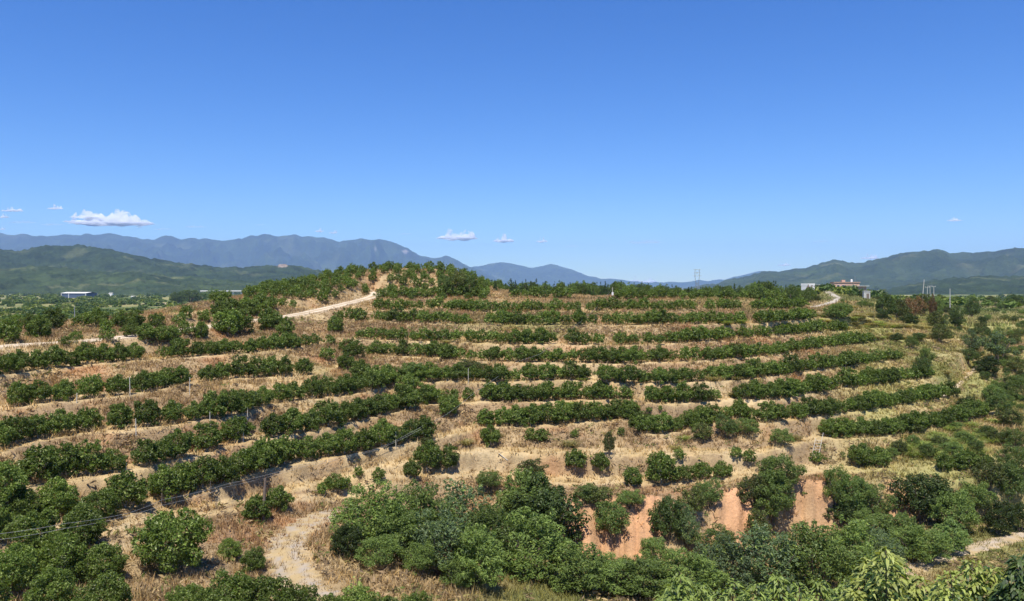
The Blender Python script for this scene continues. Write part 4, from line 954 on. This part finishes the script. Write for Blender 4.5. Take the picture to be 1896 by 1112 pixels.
br = thing('viaduct', ((432 - CX) / F * bd, bd, -(548 - HY) / F * bd), 'pale concrete viaduct in the valley behind the left spur', 'bridge', None, 0.1)
mk('deck', box(0, 0, 8.6, 110, 9, 1.2), M_grey, br); mk('parapet', box(0, -4.4, 9.7, 110, 0.3, 1.0), M_white, br)
for xx in (-42, -28, -14, 0, 14, 28, 42): mk('pier', box(xx, 0, 2.5, 1.6, 5, 11), M_white, br)
# farmhouses far off on the foothill
for (px, py, d_, w_, lb) in ((206, 546, 1500, 7, 'tiny white house at the foot of the green hills'), (20, 549, 1400, 8, 'tiny pale house at the left edge of the valley'), (247, 553, 1200, 5, 'tiny white shed right of the warehouse')):
    t = thing('farmhouse', ((px - CX) / F * d_, d_, -(py + 1 - HY) / F * d_), lb, 'house')
    mk('wall', box(0, 0, 1.6, w_, 6, 5), M_white, t)
    rv_ = np.array([(-w_ / 2 - .4, -3.5, 4.1), (w_ / 2 + .4, -3.5, 4.1), (w_ / 2 + .4, 3.5, 4.1), (-w_ / 2 - .4, 3.5, 4.1), (-w_ / 2 - .4, 0, 5.6), (w_ / 2 + .4, 0, 5.6)])
    mk('roof', (rv_, np.array([(0, 1, 5, 4), (2, 3, 4, 5), (0, 3, 2, 1)])), M_grey, t)
# lattice pylon behind the ridge
py_d = 620
pt = thing('lattice_pylon', ((1291 - CX) / F * py_d, py_d, -12), 'steel lattice power pylon standing behind the ridge wood', 'pylon')
top = (HY - 499) / F * py_d + 12
for sx in (-1, 1):
    for sy in (-1, 1):
        mk('leg', tube([(sx * 2.4, sy * 2.4, -1), (sx * 1.1, sy * 1.1, top * 0.6), (sx * 1.9, sy * 0.6, top * 0.8), (sx * 1.75, sy * 0.5, top)], [0.14, 0.11, 0.1, 0.09], 5), M_steel, pt)
zs = np.linspace(0, top * 0.6, 7)
for i in range(6):
    w0 = 2.4 - 1.3 * zs[i] / (top * 0.6); w1 = 2.4 - 1.3 * zs[i + 1] / (top * 0.6)
    for sy in (-1, 1):
        for sx in (-1, 1): mk('brace', tube([(-sx * w0, sy * w0, zs[i]), (sx * w1, sy * w1, zs[i + 1])], [0.07, 0.07], 4), M_steel, pt)
for z_, w_ in ((0.8, 3.6), (0.9, 2.8), (1.0, 3.0)):
    mk('cross_arm', tube([(-w_, 0, top * z_ + 0.3), (0, 0, top * z_), (w_, 0, top * z_ + 0.3)], [0.08, 0.16, 0.08], 5), M_steel, pt)
for sx in (-1, 1): mk('brace', tube([(sx * 1.9, 0, top * 0.8), (-sx * 1.75, 0, top)], [0.08, 0.08], 4), M_steel, pt)
# poles
def pole(px, pb, ptop, d, rad, mat, label, name='utility_pole', lean=0.0, arm=0.0, cat='pole'):
    b = ((px - CX) / F * d, d, -(pb - HY) / F * d); h = (pb - ptop) / F * d
    t = thing(name, b, label, cat)
    mk('shaft', tube([(0, 0, -0.4), (lean * 0.5 * h, 0, h * 0.5), (lean * h, 0, h)], [rad * 1.15, rad, rad * 0.8], 8), mat, t, True)
    if arm:
        mk('cross_arm', box(lean * h, 0, h - 0.25, arm, 0.08, 0.1), mat, t)
        for sx in (-1, 1): mk('insulator', tube([(lean * h + sx * arm * 0.42, 0, h - 0.2), (lean * h + sx * arm * 0.42, 0, h - 0.02)], [0.04, 0.05], 6), M_white, t)
    return t
pole(1708, 552, 517, 190, 0.09, M_grey, 'tall pale leaning pole behind the hedge at right', lean=0.09)
pole(1717, 548, 530, 240, 0.09, M_grey, 'short pale pole just right of the leaning pole', arm=1.6)
pole(1722, 548, 528, 260, 0.09, M_grey, 'pale pole in the middle of the pole cluster', arm=1.6)
pole(1729, 552, 529, 240, 0.09, M_grey, 'pale pole above the rust red tree', arm=1.2)
pole(1759, 566, 534, 185, 0.09, M_grey, 'single pale pole in the scrub at far right')
pole(1583, 534, 511, 340, 0.12, M_steel, 'thin mast beside the pink house', name='mast', cat='mast')
pole(138, 592, 567, 170, 0.09, M_steel, 'thin grey pole in the scrub below the warehouse')
g = hit(487, 968); pole(487, 968, 884, g[1], 0.085, M_wood, 'dark wooden post in dry grass above the gravel bend', name='wooden_post', lean=0.05, cat='post')
g = hit(1134, 560); g = (g[0], 121, 0); p1 = pole(1134, 556, 531, 119, 0.045, M_stake, 'pale post on the top terrace with a small white box', name='wooden_post', cat='post')
mk('meter_box', box(0.0, -0.12, 1.05, 0.28, 0.16, 0.45), M_white, p1)
for i, (px, pb, pt_) in enumerate([(142, 745, 727), (241, 735, 698), (351, 730, 698), (252, 810, 774), (389, 797, 762), (450, 818, 797), (233, 872, 856), (458, 768, 754), (733, 828, 797), (867, 709, 681), (299, 932, 895), (389, 904, 883), (36, 1008, 958), (114, 1003, 981), (1350, 690, 676)]):
    g = hit(px, pb); pole(px, pb, pt_, g[1] - 0.05, 0.028, M_stake, f'thin pale stake, {ordinal(i)} listed among the citrus rows', name='stake', lean=random.uniform(-0.05, 0.05), cat='stake')
stakes = left_to_right([o for o in COL.objects if o.name.startswith('stake')])
for i, o in enumerate(stakes): o['label'] = f'thin pale stake among the citrus rows, {ordinal(i)} from the left'; o['group'] = 'stakes among the citrus rows'
for (p0, p1_, lb) in (((184, 1006), (203, 1030), 'pale pole lying on the path in the bottom left'), ((923, 838), (940, 852), 'pale stick lying at the foot of the gully')):
    a = hit(*p1_, 0.08); b = hit(*p0, 0.25); l_ = thing('fallen_pole', tuple(a), lb, 'pole'); mk('shaft', tube([(0, 0, 0), tuple(b - a)], [0.035, 0.03], 7), M_stake, l_)
# ladder against the bank
a = hit(1508, 853); b = hit(1524, 820); a[2] += 0.05; b = a + np.array([0.75, 0.9, 1.75])
ld = thing('ladder', tuple(a), 'pale wooden ladder leaning on the bank at right', 'ladder')
ax = (b - a); sd_ = np.cross(ax, (0.5, -0.3, 0.1)); sd_ = np.array([0.24, -0.12, 0.02])
for sx in (-1, 1): mk('rail', tube([tuple(sd_ * sx), tuple(sd_ * sx + ax * (1.25 if sx > 0 else 1.0))], [0.022, 0.02], 6), M_ladder, ld)
for k in range(7): q = ax * (0.1 + 0.13 * k); mk('rung', tube([tuple(q - sd_ * 1.1), tuple(q + sd_ * 1.1)], [0.016, 0.016], 6), M_ladder, ld)
# cables down the slope
def cable(pts, label, rad):
    q = [hit(px, py, ab) for px, py, ab in pts]; out = []
    for i in range(len(q) - 1):
        L_ = np.linalg.norm(q[i + 1] - q[i])
        for t in np.linspace(0, 1, 8, endpoint=False):
            p = q[i] * (1 - t) + q[i + 1] * t; p[2] -= 0.012 * L_ * 4 * t * (1 - t); out.append(p)
    out.append(q[-1]); o = q[0]
    t = thing('cable', tuple(o), label, 'cable', 'cables down the slope'); mk('strand', tube([tuple(p - o) for p in out], [rad] * len(out), 5), M_cable, t)
cable([(1134, 533, 1.9), (1066, 602, 1.7), (1000, 655, 1.7), (960, 668, 1.7), (878, 727, 1.6), (828, 766, 1.5), (779, 790, 1.5), (700, 827, 1.0), (560, 862, 1.0), (420, 896, 1.2), (300, 925, 1.3), (235, 950, 1.4), (120, 968, 2.4), (0, 985, 2.6), (-120, 1000, 2.6)], 'grey cable running from the top post down to the left edge', 0.007)
cable([(780, 792, 1.4), (700, 829, 0.9), (560, 866, 0.9), (420, 901, 1.0), (300, 935, 1.2), (235, 955, 1.3), (120, 977, 2.3), (0, 996, 2.4), (-120, 1012, 2.4)], 'lower of the two grey cables crossing the bottom left trees', 0.0065)
for i, (px, py) in enumerate([(268, 955), (560, 872), (700, 835)]): pass

# ------------------------------------------------------------------ broad-leaved shrubs just below the camera
def broad_shrub(seed, top_pts, d, label, pal, tipc, n=2300, L=0.13, W=0.042):
    """top_pts: (px, py) of the crown tops seen from the camera; the plant itself is built full depth around depth d"""
    r = np.random.default_rng(seed)
    cx = np.mean([p[0] for p in top_pts]); x0 = (cx - CX) / F * d; g = float(zat(np.float64(x0), np.float64(d)))
    t = thing('broadleaf_shrub', (x0, d, g), label, 'shrub', 'broad leaved shrubs below the viewpoint')
    roots = []; nor = []; stems = []
    for (px, py) in top_pts:
        dd = d + r.uniform(-0.9, 0.9); X = (px - CX) / F * dd - x0; Zt = -(py - HY) / F * dd - g
        st = [(0.25 * X, (dd - d) * 0.2, 0), (0.7 * X, (dd - d) * 0.7, Zt * 0.55), (X, dd - d, Zt - 0.06)]; stems.append(tube(st, [0.03, 0.018, 0.006], 6))
        m = n // len(top_pts)
        u = r.random(m) ** 0.8; rad = 0.06 + 0.55 * u ** 0.8; a = r.random(m) * 6.283; q = rad * np.sqrt(r.random(m))
        roots.append(np.stack([X + q * np.cos(a), dd - d + q * np.sin(a), Zt - 0.02 - 1.7 * u + 0.12 * r.normal(size=m) * u], 1)); nor.append(np.stack([np.cos(a), np.sin(a)], 1))
    R_ = np.concatenate(roots); Nn = np.concatenate(nor); k = len(R_)
    az = np.arctan2(Nn[:, 1], Nn[:, 0]) + r.normal(scale=0.7, size=k); el = r.uniform(-0.2, 1.1, k)
    dv = np.stack([np.cos(az) * np.cos(el), np.sin(az) * np.cos(el), np.sin(el)], 1); sd = np.stack([-np.sin(az), np.cos(az), 0.4 * r.normal(size=k)], 1)
    l = L * (0.6 + 0.8 * r.random(k)); w = W * (0.7 + 0.6 * r.random(k)); rows = []
    for tt, ww in ((0, 0.15), (0.33, 1.0), (0.68, 0.85), (1.0, 0.06)):
        p = R_ + dv * (l * tt)[:, None] - np.array([0, 0, 1]) * (l * 0.75 * tt * tt)[:, None]; rows.append(np.stack([p - sd * (w * ww / 2)[:, None], p + sd * (w * ww / 2)[:, None]], 1))
    Vv = np.stack(rows, 1).reshape(-1, 3); base = np.arange(k)[:, None] * 8
    q = np.concatenate([base + np.array([2 * j, 2 * j + 1, 2 * j + 3, 2 * j + 2]) for j in range(3)], 1).reshape(-1, 4)
    pal = np.array(pal); c = pal[r.integers(0, len(pal), k)] * (0.75 + 0.5 * r.random(k))[:, None]
    young = r.random(k) < np.clip(0.95 - 0.85 * np.concatenate([(np.max(ro[:, 2]) - ro[:, 2]) for ro in roots]), 0.06, 0.9)
    c[young] = np.array(tipc) * (0.7 + 0.6 * r.random(young.sum()))[:, None]
    add('crown', mesh_of('broad_crown', Vv, q, np.repeat(c, 8, 0), M_big), t); mk('stem', join(stems), M_bark, t)
GB = [(0.045, 0.085, 0.022), (0.07, 0.12, 0.03), (0.1, 0.15, 0.04)]
broad_shrub(1, [(1610, 1030), (1640, 1010), (1662, 1028), (1650, 1060), (1700, 1062), (1600, 1062), (1690, 1085), (1630, 1085), (1740, 1075), (1580, 1090)], 10.5, 'broad leaved shrub with bright yellow-green shoots at the bottom right', GB, (0.34, 0.38, 0.1), 13000, 0.105, 0.036)
broad_shrub(2, [(1760, 1055), (1800, 1035), (1835, 1045), (1860, 1075), (1780, 1080), (1820, 1090), (1740, 1095), (1880, 1095), (1910, 1080)], 10.0, 'broad leaved shrub with pale shoots in the bottom right corner', GB, (0.32, 0.37, 0.09), 12000, 0.105, 0.036)
broad_shrub(3, [(1400, 1075), (1440, 1062), (1480, 1080), (1520, 1072), (1550, 1090), (1420, 1100), (1500, 1105), (1565, 1075)], 11.5, 'glossy dark leaved shrub at the bottom edge left of the bright shoots', GB, (0.24, 0.31, 0.07), 11000, 0.1, 0.034)
broad_shrub(4, [(1240, 1080), (1260, 1062), (1300, 1078), (1330, 1090), (1360, 1072), (1280, 1104), (1225, 1100), (1380, 1098)], 12.5, 'glossy shrub with a bright tip at the bottom edge right of centre', GB, (0.24, 0.31, 0.07), 11000, 0.1, 0.034)
broad_shrub(5, [(1890, 1030), (1915, 1010), (1880, 1060), (1940, 1040), (1900, 1085), (1960, 1070)], 9.0, 'dark leaved branch at the right edge of the bottom corner', [(0.03, 0.06, 0.018), (0.045, 0.08, 0.025)], (0.1, 0.15, 0.04), 8000, 0.1, 0.035)
broad_shrub(6, [(655, 1068), (662, 1062), (648, 1092)], 33.0, 'single tall leafy shoot above the low trees at the bottom', [(0.06, 0.11, 0.03)], (0.25, 0.3, 0.07), 130, 0.26, 0.1)

# ------------------------------------------------------------------ air, then clouds beyond it
hz, ht, hb = bpy.data.materials.new('haze_air'), None, None
hz.use_nodes = True; ht = hz.node_tree
ht.nodes.remove(ht.nodes['Principled BSDF'])
pv = ht.nodes.new('ShaderNodeVolumePrincipled'); pv.inputs['Color'].default_value = (0.38, 0.58, 1.0, 1); pv.inputs['Density'].default_value = 0.000056; pv.inputs['Anisotropy'].default_value = 0.0
ht.links.new(pv.outputs['Volume'], ht.nodes['Material Output'].inputs['Volume'])
v, f = box(0, 7900, 464, 42000, 20600, 1014)
add('haze', mesh_of('haze', v, f, None, hz), kind='stuff', label='thin blue haze in the air over the whole valley', category='haze')

def cloud_mat(name, dens):
    m = bpy.data.materials.new(name); m.use_nodes = True; t = m.node_tree; t.nodes.remove(t.nodes['Principled BSDF'])
    p = t.nodes.new('ShaderNodeVolumePrincipled'); p.inputs['Color'].default_value = (1, 1, 1, 1); p.inputs['Density'].default_value = dens; p.inputs['Anisotropy'].default_value = -0.1
    tc = t.nodes.new('ShaderNodeTexCoord'); nz = t.nodes.new('ShaderNodeTexNoise'); nz.inputs['Scale'].default_value = 0.0042; nz.inputs['Detail'].default_value = 5; nz.inputs['Roughness'].default_value = 0.65
    mr = t.nodes.new('ShaderNodeMapRange'); mr.inputs['From Min'].default_value = 0.42; mr.inputs['From Max'].default_value = 0.62; mr.inputs['To Min'].default_value = 0.0; mr.inputs['To Max'].default_value = dens * 2.2
    t.links.new(tc.outputs['Object'], nz.inputs['Vector']); t.links.new(nz.outputs['Fac'], mr.inputs['Value']); t.links.new(mr.outputs['Result'], p.inputs['Density'])
    t.links.new(p.outputs['Volume'], t.nodes['Material Output'].inputs['Volume']); return m
M_cloud = cloud_mat('cloud', 0.02); M_wisp = cloud_mat('thin_cloud', 0.001)
def cloud(px, py, w, h, label, seed, wisp=False, d=27000):
    r = np.random.default_rng(seed); n, m_ = 81, 25
    u = np.linspace(-1, 1, n)[:, None] + np.zeros((1, m_)); w_ = np.linspace(-1, 1, m_)[None, :] + np.zeros((n, 1))
    W_ = w / F * d / 2; H_ = h / F * d
    a = 1 - u * u - w_ * w_ * 0.9
    a = a + 0.45 * fbm(u * 3.2 + seed * 5, w_ * 2.2 + seed, 4)
    bump = np.full_like(u, 0.16)
    for k in range(13):
        bu, bw, bs, bh = r.uniform(-0.85, 0.85), r.uniform(-0.5, 0.5), r.uniform(0.09, 0.22), r.uniform(0.35, 1.0)
        bump = np.maximum(bump, bh * (1 - 0.5 * abs(bu)) * np.sqrt(np.clip(1 - ((u - bu) ** 2 + ((w_ - bw) * 0.6) ** 2) / bs ** 2, 0, 1)))
    hgt = np.clip(a, 0, 1) ** 0.4 * bump * (1 + 0.3 * fbm(u * 9 + seed, w_ * 7, 3))
    edge = np.clip(a * 3, 0, 1)
    bot = -0.12 * np.clip(a, 0, 1) * (1 + fbm(u * 4 + seed, w_ * 3, 3))
    yy = w_ * W_ * 0.45; xx = u * W_ * (1 + 0.05 * fbm(u * 3, w_ * 3 + seed, 2))
    T = np.stack([xx, yy, hgt * edge * H_], -1).reshape(-1, 3); B_ = np.stack([xx, yy, bot * edge * H_ - 0.5], -1).reshape(-1, 3)
    id_ = np.arange(n * m_).reshape(n, m_); q = np.stack([id_[:-1, :-1], id_[1:, :-1], id_[1:, 1:], id_[:-1, 1:]], -1).reshape(-1, 4)
    loop = np.concatenate([id_[:, 0], id_[-1, 1:], id_[::-1, -1][1:], id_[0, ::-1][1:-1]])
    side = np.stack([loop, loop + 0, np.roll(loop, -1) + n * m_, loop + n * m_], 1); side[:, 1] = np.roll(loop, -1)
    me = mesh_of('cloud', np.concatenate([T, B_]), np.concatenate([q, q[:, ::-1] + n * m_, side[:, ::-1]]), None, M_wisp if wisp else M_cloud, True)
    add('cloud', me, None, ((px - CX) / F * d, d, (HY - py) / F * d), label=label, category='cloud', group='small clouds near the horizon')
cloud(208, 414, 150, 32, 'largest white cumulus above the left mountains', 1)
cloud(165, 402, 66, 20, 'white puff joined to the upper left of the largest cumulus', 2)
cloud(102, 386, 30, 12, 'small round white puff highest at left', 3)
cloud(22, 390, 44, 9, 'thin white puff at the far left', 4); cloud(6, 402, 24, 11, 'white puff cut by the left edge', 5); cloud(4, 424, 14, 8, 'tiny puff at the left edge above the mountains', 6)
cloud(95, 416, 46, 9, 'thin faint puff below the small round one', 7, True); cloud(258, 420, 14, 6, 'tiny white puff under the largest cumulus', 8)
cloud(848, 441, 82, 27, 'white flat cumulus above the knoll', 9); cloud(932, 446, 40, 18, 'small white cumulus right of the one above the knoll', 10); cloud(1003, 447, 22, 13, 'tiny white puff in the middle of the sky edge', 11)
cloud(1195, 449, 74, 12, 'thin pinkish cloud left of the pylon', 12, True); cloud(592, 428, 18, 10, 'tiny white puff above the blue range', 13); cloud(618, 431, 18, 8, 'second tiny puff above the blue range', 14)
cloud(1768, 408, 30, 8, 'small white streak at the upper right', 15); cloud(1452, 491, 24, 8, 'tiny white puff above the green mountain shoulder', 16); cloud(1200, 522, 40, 12, 'white cloud peeping over the ridge wood', 17); cloud(1175, 520, 20, 14, 'small white cloud left of the one over the ridge', 18)
cloud(360, 420, 46, 8, 'faint greyish wisp right of the largest cumulus', 19, True); cloud(750, 433, 30, 7, 'faint wisp above the end of the blue range', 20, True); cloud(1520, 447, 34, 12, 'faint grey wisp above the lane', 21, True); cloud(1058, 456, 30, 8, 'faint wisp in the middle of the sky', 22, True); cloud(482, 416, 24, 6, 'faint wisp over the middle of the blue range', 23, True)
cloud(150, 410, 60, 16, 'white puff at the left end of the largest cumulus', 31); cloud(300, 424, 40, 7, 'faint wisp low beside the largest cumulus', 32, True); cloud(40, 412, 60, 8, 'faint streak below the far left puffs', 33, True); cloud(1215, 486, 26, 6, 'faint wisp above the ridge wood', 34, True); cloud(1610, 478, 34, 12, 'pale puff behind the green mountain shoulder', 35); cloud(700, 437, 26, 5, 'faint wisp just above the blue range end', 36, True)
